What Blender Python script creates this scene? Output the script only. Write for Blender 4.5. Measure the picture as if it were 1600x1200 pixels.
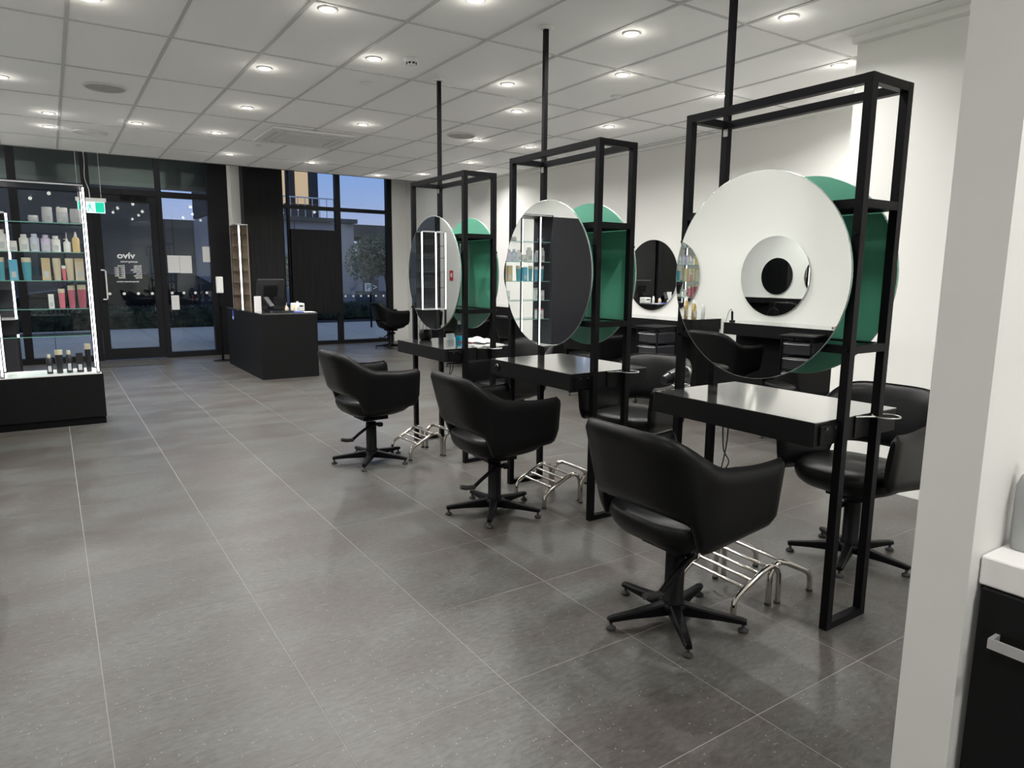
import bpy, math, random
from mathutils import Vector, Matrix
random.seed(7)
S = bpy.context.scene
for o in list(bpy.data.objects): bpy.data.objects.remove(o)
COL = S.collection
PI = math.pi
# ------------------------------------------------------------------ camera
YAW, PIT, ROL, CH, FPX = 0.5878511775, 0.1585160588, 0.0082673826, 1.4415, 1075.481
f = Vector((math.sin(YAW)*math.cos(PIT), math.cos(YAW)*math.cos(PIT), -math.sin(PIT)))
r = Vector((math.cos(YAW), -math.sin(YAW), 0)); u = r.cross(f)
r2 = r*math.cos(ROL)+u*math.sin(ROL); u2 = -r*math.sin(ROL)+u*math.cos(ROL)
cam = bpy.data.cameras.new('camera'); camo = bpy.data.objects.new('camera', cam); COL.objects.link(camo)
M = Matrix((( r2.x, u2.x, -f.x, 0), (r2.y, u2.y, -f.y, 0), (r2.z, u2.z, -f.z, CH), (0, 0, 0, 1)))
camo.matrix_world = M
cam.sensor_width = 36; cam.lens = 36*FPX/1600; cam.clip_start = .05; cam.clip_end = 500
S.camera = camo
# ------------------------------------------------------------------ world + exposure
W = bpy.data.worlds.new('dusk'); S.world = W; W.use_nodes = True
nt = W.node_tree; nt.nodes.clear()
wo = nt.nodes.new('ShaderNodeOutputWorld'); bg = nt.nodes.new('ShaderNodeBackground')
tc = nt.nodes.new('ShaderNodeTexCoord'); sx = nt.nodes.new('ShaderNodeSeparateXYZ'); cr = nt.nodes.new('ShaderNodeValToRGB')
nz = nt.nodes.new('ShaderNodeTexNoise'); mp = nt.nodes.new('ShaderNodeMapping'); mp.inputs['Scale'].default_value = (1.5, 1.5, 14)
mxs = nt.nodes.new('ShaderNodeMix'); mxs.data_type = 'RGBA'; mxs.inputs['B'].default_value = (.42, .47, .72, 1)
cr2 = nt.nodes.new('ShaderNodeMath'); cr2.operation = 'MULTIPLY'; cr2.inputs[1].default_value = .3
L = nt.links.new
L(tc.outputs['Generated'], sx.inputs[0]); L(sx.outputs['Z'], cr.inputs[0])
L(tc.outputs['Generated'], mp.inputs[0]); L(mp.outputs[0], nz.inputs['Vector']); nz.inputs['Scale'].default_value = 2.5
L(nz.outputs[0], cr2.inputs[0]); L(cr2.outputs[0], mxs.inputs['Factor']); L(cr.outputs[0], mxs.inputs['A'])
L(mxs.outputs['Result'], bg.inputs[0]); L(bg.outputs[0], wo.inputs[0])
e = cr.color_ramp.elements
e[0].position = 0.0; e[0].color = (.50, .50, .62, 1)
e[1].position = .5; e[1].color = (.12, .19, .36, 1)
for ps, c in ((.06, (.42, .46, .74, 1)), (.16, (.17, .36, .84, 1))):
    x = e.new(ps); x.color = c
bg.inputs[1].default_value = 1.1
S.view_settings.view_transform = 'Standard'; S.view_settings.look = 'None'
S.view_settings.gamma = 1; S.view_settings.use_curve_mapping = False
S.view_settings.exposure = 0.0
LAMP_W = 20.5
# ------------------------------------------------------------------ material helpers
def mat(name, col=(.5, .5, .5), rough=.5, metal=0, spec=.5, emit=None, es=1, coat=0, noise=None, bump=0, bscale=200, alpha=None):
    m = bpy.data.materials.new(name); m.use_nodes = True
    n = m.node_tree; b = n.nodes['Principled BSDF']
    b.inputs['Base Color'].default_value = (*col, 1); b.inputs['Roughness'].default_value = rough
    b.inputs['Metallic'].default_value = metal; b.inputs['Specular IOR Level'].default_value = spec
    if coat: b.inputs['Coat Weight'].default_value = coat; b.inputs['Coat Roughness'].default_value = .1
    if emit: b.inputs['Emission Color'].default_value = (*emit, 1); b.inputs['Emission Strength'].default_value = es
    g = n.nodes.new('ShaderNodeNewGeometry') if noise or bump else None
    if noise:
        sc, amt = noise
        t = n.nodes.new('ShaderNodeTexNoise'); t.inputs['Scale'].default_value = sc; t.inputs['Detail'].default_value = 6
        n.links.new(g.outputs['Position'], t.inputs['Vector'])
        mr = n.nodes.new('ShaderNodeMapRange'); mr.inputs['From Min'].default_value = .3; mr.inputs['From Max'].default_value = .7
        mr.inputs['To Min'].default_value = 1-amt; mr.inputs['To Max'].default_value = 1+amt
        n.links.new(t.outputs[0], mr.inputs[0])
        v = n.nodes.new('ShaderNodeVectorMath'); v.operation = 'SCALE'; v.inputs[0].default_value = col
        n.links.new(mr.outputs[0], v.inputs['Scale']); n.links.new(v.outputs[0], b.inputs['Base Color'])
    if bump:
        t = n.nodes.new('ShaderNodeTexNoise'); t.inputs['Scale'].default_value = bscale
        n.links.new(g.outputs['Position'], t.inputs['Vector'])
        bp = n.nodes.new('ShaderNodeBump'); bp.inputs['Strength'].default_value = bump; bp.inputs['Distance'].default_value = .002
        n.links.new(t.outputs[0], bp.inputs['Height']); n.links.new(bp.outputs[0], b.inputs['Normal'])
    return m
def glass_mat(name, tint=(.9, .95, .93), ior=1.5, dirt=0):
    m = bpy.data.materials.new(name); m.use_nodes = True; n = m.node_tree; n.nodes.clear()
    o = n.nodes.new('ShaderNodeOutputMaterial'); t = n.nodes.new('ShaderNodeBsdfTransparent'); t.inputs[0].default_value = (*tint, 1)
    gl = n.nodes.new('ShaderNodeBsdfGlossy'); gl.inputs['Roughness'].default_value = 0.01
    fr = n.nodes.new('ShaderNodeFresnel'); fr.inputs[0].default_value = ior; mx = n.nodes.new('ShaderNodeMixShader')
    n.links.new(fr.outputs[0], mx.inputs[0]); n.links.new(t.outputs[0], mx.inputs[1]); n.links.new(gl.outputs[0], mx.inputs[2])
    n.links.new(mx.outputs[0], o.inputs[0]); return m
def floor_mat():
    m = bpy.data.materials.new('stone_tile'); m.use_nodes = True; n = m.node_tree; b = n.nodes['Principled BSDF']; K = n.links.new
    g = n.nodes.new('ShaderNodeNewGeometry'); oi = n.nodes.new('ShaderNodeObjectInfo')
    def N(scale, det=8, rough=.6, stretch=None):
        t = n.nodes.new('ShaderNodeTexNoise'); t.inputs['Scale'].default_value = scale; t.inputs['Detail'].default_value = det; t.inputs['Roughness'].default_value = rough
        if stretch:
            mp = n.nodes.new('ShaderNodeMapping'); mp.inputs['Scale'].default_value = stretch; K(g.outputs['Position'], mp.inputs[0]); K(mp.outputs[0], t.inputs['Vector'])
        else: K(g.outputs['Position'], t.inputs['Vector'])
        return t
    a = N(1.7, 5, .55, (1, 1.6, 1)); r1 = n.nodes.new('ShaderNodeValToRGB'); K(a.outputs[0], r1.inputs[0])
    e = r1.color_ramp.elements; e[0].position = .40; e[0].color = (.062, .054, .048, 1); e[1].position = .60; e[1].color = (.082, .082, .076, 1)
    bb = N(38, 8, .75, (.6, 1.5, 1)); mr = n.nodes.new('ShaderNodeMapRange'); K(bb.outputs[0], mr.inputs[0])
    mr.inputs['From Min'].default_value = .3; mr.inputs['From Max'].default_value = .7; mr.inputs['To Min'].default_value = .50; mr.inputs['To Max'].default_value = 1.50
    v = n.nodes.new('ShaderNodeVectorMath'); v.operation = 'SCALE'; K(r1.outputs[0], v.inputs[0]); K(mr.outputs[0], v.inputs['Scale'])
    m2 = n.nodes.new('ShaderNodeMapRange'); K(oi.outputs['Random'], m2.inputs[0]); m2.inputs['To Min'].default_value = .92; m2.inputs['To Max'].default_value = 1.08
    v2 = n.nodes.new('ShaderNodeVectorMath'); v2.operation = 'SCALE'; K(v.outputs[0], v2.inputs[0]); K(m2.outputs[0], v2.inputs['Scale'])
    vo = n.nodes.new('ShaderNodeTexVoronoi'); vo.inputs['Scale'].default_value = 95; K(g.outputs['Position'], vo.inputs['Vector'])
    lt = n.nodes.new('ShaderNodeMath'); lt.operation = 'LESS_THAN'; K(vo.outputs['Distance'], lt.inputs[0]); lt.inputs[1].default_value = .2
    sp = n.nodes.new('ShaderNodeSeparateColor'); K(vo.outputs['Color'], sp.inputs[0])
    gt = n.nodes.new('ShaderNodeMath'); gt.operation = 'GREATER_THAN'; K(sp.outputs[0], gt.inputs[0]); gt.inputs[1].default_value = .93
    mu = n.nodes.new('ShaderNodeMath'); mu.operation = 'MULTIPLY'; K(lt.outputs[0], mu.inputs[0]); K(gt.outputs[0], mu.inputs[1])
    mx = n.nodes.new('ShaderNodeMix'); mx.data_type = 'RGBA'; K(mu.outputs[0], mx.inputs['Factor']); K(v2.outputs[0], mx.inputs['A']); mx.inputs['B'].default_value = (.30, .28, .26, 1)
    K(mx.outputs['Result'], b.inputs['Base Color'])
    r3 = n.nodes.new('ShaderNodeMapRange'); K(bb.outputs[0], r3.inputs[0]); r3.inputs['To Min'].default_value = .30; r3.inputs['To Max'].default_value = .46; K(r3.outputs[0], b.inputs['Roughness'])
    bp = n.nodes.new('ShaderNodeBump'); bp.inputs['Strength'].default_value = .12; bp.inputs['Distance'].default_value = .002; K(bb.outputs[0], bp.inputs['Height']); K(bp.outputs[0], b.inputs['Normal'])
    return m
def foliage_mat(name, a, b2):
    m = bpy.data.materials.new(name); m.use_nodes = True; n = m.node_tree; b = n.nodes['Principled BSDF']
    g = n.nodes.new('ShaderNodeNewGeometry'); t = n.nodes.new('ShaderNodeTexNoise'); t.inputs['Scale'].default_value = 5
    n.links.new(g.outputs['Position'], t.inputs['Vector']); c = n.nodes.new('ShaderNodeValToRGB'); n.links.new(t.outputs[0], c.inputs[0])
    c.color_ramp.elements[0].position = .35; c.color_ramp.elements[0].color = (*a, 1); c.color_ramp.elements[1].position = .65; c.color_ramp.elements[1].color = (*b2, 1)
    n.links.new(c.outputs[0], b.inputs['Base Color']); b.inputs['Roughness'].default_value = .7; return m
def wood_mat(name, c1, c2, rough=.5):
    m = bpy.data.materials.new(name); m.use_nodes = True; n = m.node_tree; b = n.nodes['Principled BSDF']
    g = n.nodes.new('ShaderNodeNewGeometry'); mp = n.nodes.new('ShaderNodeMapping'); mp.inputs['Scale'].default_value = (28, 28, .8)
    t = n.nodes.new('ShaderNodeTexNoise'); t.inputs['Scale'].default_value = 2; t.inputs['Detail'].default_value = 5
    n.links.new(g.outputs['Position'], mp.inputs[0]); n.links.new(mp.outputs[0], t.inputs['Vector'])
    c = n.nodes.new('ShaderNodeValToRGB'); n.links.new(t.outputs[0], c.inputs[0])
    c.color_ramp.elements[0].position = .35; c.color_ramp.elements[0].color = (*c1, 1); c.color_ramp.elements[1].position = .7; c.color_ramp.elements[1].color = (*c2, 1)
    n.links.new(c.outputs[0], b.inputs['Base Color']); b.inputs['Roughness'].default_value = rough; b.inputs['Specular IOR Level'].default_value = .18; return m
MT = dict(
 wall=mat('white_paint', (.84, .84, .81), .6, bump=.05, bscale=120), wallg=mat('white_paint_cool', (.70, .70, .68), .45),
 ceil=mat('ceiling_tile', (.95, .95, .94), .85, bump=.15, bscale=300), bar=mat('ceiling_tee', (.58, .58, .57), .6),
 white=mat('white_plastic', (.8, .8, .78), .4), floor=floor_mat(), grout=mat('grout', (.25, .24, .225), .8),
 black=mat('black_metal', (.004, .0038, .005), .42, spec=.13), matte=mat('black_laminate', (.008, .008, .0085), .5, spec=.13, noise=(60, .1)),
 ttop=mat('table_laminate', (.05, .05, .05), .16, spec=1.0, coat=1, noise=(70, .12)),
 leather=mat('black_leather', (.005, .005, .0055), .36, spec=.2, bump=.25, bscale=350),
 chrome=mat('chrome', (.58, .545, .51), .12, 1), steel=mat('brushed_steel', (.5, .5, .5), .3, 1),
 mirror=mat('mirror', (.9, .92, .91), .005, 1), edge=mat('glass_edge', (.45, .5, .48), .2, .5),
 green=mat('green_back', (.10, .315, .225), .35, coat=.35),
 glass=glass_mat('clear_glass'), gshelf=glass_mat('shelf_glass', (.80, .92, .88)), acr=glass_mat('acrylic', (.86, .9, .9)),
 gedge=mat('shelf_glass_edge', (.14, .33, .28), .15, spec=.8),
 led=mat('led_strip', (1, 1, 1), .4, emit=(1, .97, 1), es=3.2), lamp=mat('lamp_disc', (1, 1, 1), .4, emit=(1, .96, .88), es=12),
 alu=mat('dark_aluminium', (.012, .012, .014), .4, .0, spec=.2), panel=wood_mat('dark_wood', (.009, .009, .010), (.018, .018, .020), .5),
 shelfdark=mat('dark_panel', (.035, .035, .042), .45, spec=.25), silver=mat('silver_trim', (.62, .62, .64), .3, .6),
 pave=mat('paving', (.74, .63, .56), .7, noise=(12, .12)), road=mat('asphalt', (.035, .035, .04), .8, noise=(20, .2)),
 hedge=foliage_mat('hedge_leaf', (.02, .028, .014), (.085, .11, .06)), tree=foliage_mat('tree_leaf', (.08, .10, .05), (.26, .28, .17)),
 trunk=mat('bark', (.08, .06, .045), .8), bld=mat('grey_render', (.17, .145, .12), .7, noise=(2, .1)), bldp=mat('pale_render', (.50, .45, .46), .7),
 blddk=mat('dark_cladding', (.05, .05, .06), .6), lit=mat('lit_window', (.8, .6, .4), .5, emit=(1, .62, .30), es=.55),
 exgreen=mat('exit_green', (0, .42, .26), .5, emit=(0, .55, .36), es=.75), exwhite=mat('exit_white', (.8, 1, .95), .5, emit=(.7, 1, .93), es=.8),
 paper=mat('white_paper', (.82, .82, .82), .7), vinyl=mat('white_vinyl', (.85, .85, .85), .5), red=mat('red_print', (.6, .03, .03), .5),
 mat_=mat('door_mat', (.035, .035, .036), .9, noise=(90, .3)), rubber=mat('rubber', (.02, .02, .02), .7), blue=mat('blue_print', (.05, .10, .5), .5),
 teal=mat('teal_plastic', (.10, .36, .44), .35), tealb=mat('light_blue_plastic', (.13, .42, .60), .35), tan=mat('tan_plastic', (.58, .45, .27), .35),
 ltan=mat('pale_tan_plastic', (.62, .53, .40), .35), pink=mat('pink_plastic', (.70, .20, .26), .35), dpink=mat('dark_pink_plastic', (.45, .13, .18), .35),
 lilac=mat('lilac_plastic', (.62, .55, .72), .35), jar=mat('grey_white_plastic', (.62, .64, .68), .35), yellow=mat('honey_plastic', (.80, .60, .30), .3),
 paleblue=mat('pale_blue_plastic', (.60, .66, .78), .35), gold=mat('gold_metal', (.65, .48, .22), .25, .9), bottleblk=mat('black_plastic', (.02, .02, .025), .3),
 cyan=mat('cyan_plastic', (.01, .50, .80), .3), car=mat('car_paint', (.12, .16, .28), .25, .6), cardk=mat('car_paint_dark', (.03, .03, .035), .25, .6),
 carglass=mat('car_glass', (.015, .015, .02), .1), screen=mat('screen_back', (.018, .018, .02), .35), kraft=mat('wood_tone', (.34, .25, .19), .5),
 counter=mat('white_counter', (.80, .79, .78), .25), label=mat('grey_label', (.52, .53, .55), .6), greyb=mat('grey_bottle', (.35, .36, .36), .35),
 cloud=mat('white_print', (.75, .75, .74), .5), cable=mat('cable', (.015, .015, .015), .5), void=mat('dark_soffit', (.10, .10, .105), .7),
 bulk=mat('grey_bulkhead', (.36, .36, .36), .6), sheetw=mat('white_cloth', (.74, .73, .72), .8))
# ------------------------------------------------------------------ mesh builder
class MB:
    def __init__(s): s.v = []; s.f = []; s.sm = []
    def add(s, vs, fs, smooth=False, T=None):
        o = len(s.v); s.v += [tuple(T @ Vector(p)) if T else tuple(p) for p in vs]
        s.f += [tuple(i+o for i in q) for q in fs]; s.sm += [smooth]*len(fs); return s
    def box(s, a, b, bev=0, T=None):
        x0, y0, z0 = a; x1, y1, z1 = b
        if x0 > x1: x0, x1 = x1, x0
        if y0 > y1: y0, y1 = y1, y0
        if z0 > z1: z0, z1 = z1, z0
        if not bev:
            v = [(x0,y0,z0),(x1,y0,z0),(x1,y1,z0),(x0,y1,z0),(x0,y0,z1),(x1,y0,z1),(x1,y1,z1),(x0,y1,z1)]
            return s.add(v, [(0,3,2,1),(4,5,6,7),(0,1,5,4),(1,2,6,5),(2,3,7,6),(3,0,4,7)], False, T)
        q = bev; V = []
        def ring(z, i): return [(x0+i,y0+q,z),(x0+q,y0+i,z),(x1-q,y0+i,z),(x1-i,y0+q,z),(x1-i,y1-q,z),(x1-q,y1-i,z),(x0+q,y1-i,z),(x0+i,y1-q,z)]
        V = ring(z0, q*.6)+ring(z0+q, 0)+ring(z1-q, 0)+ring(z1, q*.6)
        F = [tuple(range(7, -1, -1)), tuple(range(24, 32))]
        for k in range(3):
            for i in range(8): j = (i+1) % 8; F.append((k*8+i, k*8+j, k*8+8+j, k*8+8+i))
        return s.add(V, F, False, T)
    def rings(s, R, cap=True, smooth=True, closed=True):
        n = len(R[0]); V = [p for q in R for p in q]; F = []
        for k in range(len(R)-1):
            for i in range(n if closed else n-1): j = (i+1) % n; F.append((k*n+i, k*n+j, (k+1)*n+j, (k+1)*n+i))
        s.add(V, F, smooth)
        if cap: s.add(R[0], [tuple(range(n-1, -1, -1))]); s.add(R[-1], [tuple(range(n))])
        return s
    def lathe(s, prof, c=(0, 0, 0), n=20, smooth=True, sx=1, sy=1):
        return s.rings([[(c[0]+r*sx*math.cos(2*PI*i/n), c[1]+r*sy*math.sin(2*PI*i/n), c[2]+z) for i in range(n)] for r, z in prof], True, smooth)
    def cyl(s, a, b, r, n=14, r2=None, smooth=True):
        a = Vector(a); b = Vector(b); d = (b-a).normalized(); x = d.orthogonal().normalized(); y = d.cross(x); r2 = r if r2 is None else r2
        return s.rings([[tuple(c+(x*math.cos(2*PI*i/n)+y*math.sin(2*PI*i/n))*q) for i in range(n)] for c, q in ((a, r), (b, r2))], True, smooth)
    def tube(s, P, r, n=8, closed=False):
        P = [Vector(p) for p in P]; m = len(P); R = []; x = None
        for k, p in enumerate(P):
            if closed: d = (P[(k+1) % m]-P[k-1]).normalized()
            else: d = (P[min(k+1, m-1)]-P[max(k-1, 0)]).normalized()
            if x is None: x = d.orthogonal().normalized()
            else: x = (x-d*x.dot(d)).normalized()
            y = d.cross(x); R.append([tuple(p+(x*math.cos(2*PI*i/n)+y*math.sin(2*PI*i/n))*r) for i in range(n)])
        if closed: R.append(R[0])
        return s.rings(R, not closed)
    def disc(s, c, r, axis, t, n=64):
        # solid disc with normal along axis (0=x,1=y,2=z), thickness t towards +axis
        def P(a, d):
            v = [0, 0, 0]; i, j = [(1, 2), (2, 0), (0, 1)][axis]; v[i] = c[i]+r*math.cos(a); v[j] = c[j]+r*math.sin(a); v[axis] = c[axis]+d; return tuple(v)
        A = [P(2*PI*i/n, 0) for i in range(n)]; B = [P(2*PI*i/n, t) for i in range(n)]
        return s.rings([A, B], True, False)
    def obj(s, name, m, parent=None, sub=0):
        me = bpy.data.meshes.new(name); me.from_pydata(s.v, [], s.f); me.update()
        me.polygons.foreach_set('use_smooth', s.sm)
        me.materials.append(MT[m] if isinstance(m, str) else m)
        o = bpy.data.objects.new(name, me); COL.objects.link(o)
        if parent: o.parent = parent
        if sub: q = o.modifiers.new('sub', 'SUBSURF'); q.levels = sub; q.render_levels = sub
        return o
def smoothpath(P, k=6):
    P = [Vector(p) for p in P]; out = []
    for i in range(len(P)-1):
        a = P[max(i-1, 0)]; b = P[i]; c = P[i+1]; d = P[min(i+2, len(P)-1)]
        for j in range(k):
            t = j/k; out.append(.5*((2*b)+(c-a)*t+(2*a-5*b+4*c-d)*t*t+(3*b-a-3*c+d)*t**3))
    out.append(P[-1]); return out
def tag(o, label, cat, group=None, kind=None):
    o['label'] = label; o['category'] = cat
    if group: o['group'] = group
    if kind: o['kind'] = kind
    return o
def thing(name, label, cat, loc=(0, 0, 0), rz=0, group=None):
    o = bpy.data.objects.new(name, None); o.empty_display_size = .1; COL.objects.link(o); o.location = loc; o.rotation_euler = (0, 0, rz)
    return tag(o, label, cat, group)
def struct(o): o['kind'] = 'structure'; return o
def B(a, b, bev=0): return MB().box(a, b, bev)
def kids(o): return [c for c in bpy.data.objects if c.parent == o]
def copy_tree(o, parent=None):
    c = o.copy(); COL.objects.link(c); c.parent = parent
    for ch in kids(o): copy_tree(ch, c)
    return c
def dup(o, loc, rz, label, group=None):
    c = copy_tree(o); c.location = loc; c.rotation_euler = (0, 0, rz); c['label'] = label
    if group: c['group'] = group
    return c
# ------------------------------------------------------------------ constants
XL, XR, YB, YF1, YF2, H = -1.70, 6.38, -2.5, 12.83, 13.70, 3.018
CE = 11.2      # front end of the suspended ceiling
HV = 3.75      # soffit height over the shopfront
# ------------------------------------------------------------------ floor
fl = struct(B((XL-.1, YB-.1, -.06), (XR+.1, YF2+.12, -.0007)).obj('floor', 'grout'))
g = .0016
tilemesh = MB().box((-.3+g, -.3+g, -.02), (.3-g, .3-g, 0), .0004).obj('tile', 'floor', fl); first = True
tiles = []
for i in range(-3, 11):
    for j in range(-5, 23):
        cx = .045+.6*i+.3; cy = .08+.6*j+.3
        if cx-.3 < XL-.3 or cx-.3 > XR or cy-.3 > YF2: continue
        d = Vector((cx, cy, -CH)); z = d.dot(f); X = d.dot(r2)/max(z, .01)*FPX; Y = -d.dot(u2)/max(z, .01)*FPX
        vis = z > .2 and abs(X) < 930 and Y < 760
        tiles.append((0 if vis else 1, math.hypot(cx, cy), cx, cy))
tiles.sort()
sm = MB()
for k, (vz, dd, cx, cy) in enumerate(tiles):
    x0 = max(cx-.3+g, XL); x1 = min(cx+.3-g, XR); y0 = max(cy-.3+g, YB); y1 = min(cy+.3-g, YF2)
    if x1 <= x0 or y1 <= y0: continue
    if k < 290:
        if x1-x0 > .59 and y1-y0 > .59:
            if first: o = tilemesh; first = False
            else: o = tilemesh.copy(); COL.objects.link(o); o.parent = fl
            o.location = (cx, cy, 0)
        else:
            MB().box((x0, y0, -.02), (x1, y1, 0), .0008).obj('tile', 'floor', fl)
    else: sm.box((x0, y0, -.02), (x1, y1, 0), .0008)
q = sm.obj('distant_tiles', 'floor', fl); q['kind'] = 'stuff'
# ------------------------------------------------------------------ ceiling
ce = struct(B((XL, YB, H+.03), (XR, CE, H+.12)).obj('ceiling', 'bar'))
xs = [XL]+[.223+.6*i for i in range(-3, 12) if XL < .223+.6*i < XR-.02]+[XR]
ys = [YB]+[5.48-1.2*i for i in range(7, 0, -1) if 5.48-1.2*i > YB+.01]+[5.48, 6.67, 7.86, 9.06, 10.24, CE-.03]
for i in range(len(xs)-1):
    for j in range(len(ys)-1):
        MB().box((xs[i]+.011, ys[j]+.009, H+.004), (xs[i+1]-.011, ys[j+1]-.009, H+.028)).obj('ceiling_panel', 'ceil', ce)
tb = MB()
for x in xs[1:-1]: tb.box((x-.012, YB, H-.002), (x+.012, CE-.03, H+.008))
for y in ys[1:-1]: tb.box((XL, y-.010, H-.0015), (XR, y+.010, H+.008))
tb.obj('tee_grid', 'bar', ce)
MB().box((XL, CE-.03, H-.004), (XR, CE, H+.12)).obj('ceiling_edge_trim', 'white', ce)
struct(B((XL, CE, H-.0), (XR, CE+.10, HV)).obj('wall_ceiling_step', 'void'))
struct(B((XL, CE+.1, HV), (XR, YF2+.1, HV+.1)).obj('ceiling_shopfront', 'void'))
# ------------------------------------------------------------------ walls
struct(B((XL-.12, YB, -.02), (XL, YF1, HV)).obj('wall_left', 'wall'))
struct(B((XR, YB, -.02), (XR+.12, YF2+.1, HV)).obj('wall_right', 'wall'))
struct(B((XL-.12, YB-.12, -.02), (XR+.12, YB, HV)).obj('wall_back', 'wall'))
struct(B((4.63, YB, -.001), (XR, 2.81, H+.02)).obj('wall_pier', 'wall'))
struct(B((6.06, YF2-.05, -.02), (XR, YF2+.1, HV)).obj('wall_front', 'wall'))
struct(B((1.45, .56, -.001), (2.25, .667, H+.02)).obj('wall_nib', 'wallg'))
struct(B((2.13, YB, -.001), (2.25, .56, H+.02)).obj('wall_basin', 'wallg'))
t = MB(); t.box((4.42, YB, H-.012), (4.63, 2.81, H-.001)); t.box((4.56, YB, H-.05), (4.63, 2.81, H-.012)); struct(t.obj('trim_1', 'wall'))
struct(B((XR-.05, 2.81, H-.035), (XR, CE, H-.001)).obj('trim_2', 'wall'))
# ------------------------------------------------------------------ near counter
cn = thing('counter_cabinet', 'black cabinet with white worktop beside the white nib wall at right', 'cabinet', (1.8, -.3, 0))
B((-.31, -1.2, 0.842), (.33, .858, .9), .003).obj('worktop', 'counter', cn)
B((-.30, -1.2, .1), (.33, .855, .8415)).obj('body', 'matte', cn)
B((-.26, -1.2, 0), (.33, .855, .1)).obj('plinth', 'black', cn)
for k in range(3):
    d = B((-.318, .85-.6*(k+1)+.004, .12), (-.301, .85-.6*k-.002, .839), .002).obj('door', 'matte', cn)
    hh = MB(); y1 = .815-.6*k; hh.box((-.352, y1-.3, .737), (-.346, y1, .757)); hh.box((-.346, y1-.008, .737), (-.318, y1, .757)); hh.box((-.346, y1-.3, .737), (-.318, y1-.292, .757)); hh.obj('handle', 'silver', d)['label'] = 'brushed steel bar handle'
bt = thing('spray_bottle', 'grey cylindrical bottle standing on the white worktop at right edge', 'bottle', (1.60, .525, .9005))
MB().lathe([(.024, 0), (.027, .006), (.027, .13), (.02, .15), (.012, .16)], n=20).obj('bottle_body', 'greyb', bt)
MB().lathe([(.014, .16), (.014, .19), (.008, .195)], n=14).obj('cap', 'white', bt)
# ------------------------------------------------------------------ downlights
DL = [(1.54,4.36),(2.15,5.12),(1.54,5.85),(.93,8.76),(.13,8.74),(.13,9.54),(1.74,8.80),(2.18,10.24),(3.32,10.28),(2.95,7.37),(3.34,3.62),(3.94,4.36),
 (3.35,5.13),(3.96,5.89),(5.16,5.90),(5.18,8.89),(5.15,10.36),(3.93,2.85),(5.10,3.23),(5.74,3.57),(5.10,4.34),(2.20,3.72),(5.78,9.62),(5.16,7.40),(-.20,7.37),(4.62,10.95)]
DL_ADDED = [(-.35,.1),(.33,5.0),(-1.1,3.2),(-1.1,5.3),(-1.1,8.3),(-1.0,10.3),(.8,-1.4),(2.9,.2),(2.2,2.0),(3.3,-1.0),(1.5,-.4),(5.1,11.6-1.2),(3.2,-1.4),(1.74,7.3),(4.4,7.4)]  # extra downlights added to light the floor and near walls, mostly out of view
DL_ADDED = [p for p in DL_ADDED if p != (5.1, 10.4)]
dlroot = None
def lampdata():
    l = bpy.data.lights.new('downlight_lamp', 'AREA'); l.shape = 'DISK'; l.size = .075; l.energy = LAMP_W; l.color = (1, .98, .94); l.spread = math.radians(152); return l
LD = lampdata(); LD2 = LD.copy(); LD2.energy = LAMP_W*.66
LS = bpy.data.lights.new('added_spill', 'POINT'); LS.energy = .55; LS.shadow_soft_size = .035; LS.color = (1, .95, .86)  # point light added below each lens to brighten the ceiling around it
def place_words(x, y):
    a = 'left' if x < 1 else 'middle' if x < 3 else 'right'
    b = 'near' if y < 4.5 else 'mid-room' if y < 8 else 'far'
    return a, b
DLAB = ['large ceiling downlight at top of photo, left of the smoke detector and higher', 'ceiling downlight immediately left of the smoke detector',
 'ceiling downlight on the left-hand tile beside the one next to the smoke detector', 'ceiling downlight left of the air conditioner, right of the round air diffuser',
 'upper of two stacked ceiling downlights left of the round air diffuser', 'lower of two stacked ceiling downlights left of the round air diffuser',
 'ceiling downlight close to the left corner of the air conditioner', 'ceiling downlight above the white column beside the wood pillar', 'ceiling downlight near the ceiling edge above the blue sky window',
 'ceiling downlight immediately right of the air conditioner', 'ceiling downlight between middle and nearest ceiling poles, the highest one there', 'ceiling downlight second from top between middle and nearest ceiling poles',
 'upper of two ceiling downlights just left of the middle ceiling pole', 'lower of two ceiling downlights just left of the middle ceiling pole', 'ceiling downlight third from top between middle and nearest ceiling poles',
 'ceiling downlight just above the near top corner of the farthest frame', 'ceiling downlight just left of the farthest ceiling pole above the frame', 'ceiling downlight at top of photo right of the nearest ceiling pole',
 'upper of two ceiling downlights beside the white pier at right', 'lower of two ceiling downlights beside the white pier, seen through the nearest frame', 'ceiling downlight touching the left side of the nearest ceiling pole',
 'ceiling downlight cut off by the top edge of the photo', 'ceiling downlight behind the right end of the farthest frame top', 'ceiling downlight seen inside the top opening of the middle frame',
 'ceiling downlight cut off by the left edge of the photo', 'farthest ceiling downlight at the ceiling edge above the right window']
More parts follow.
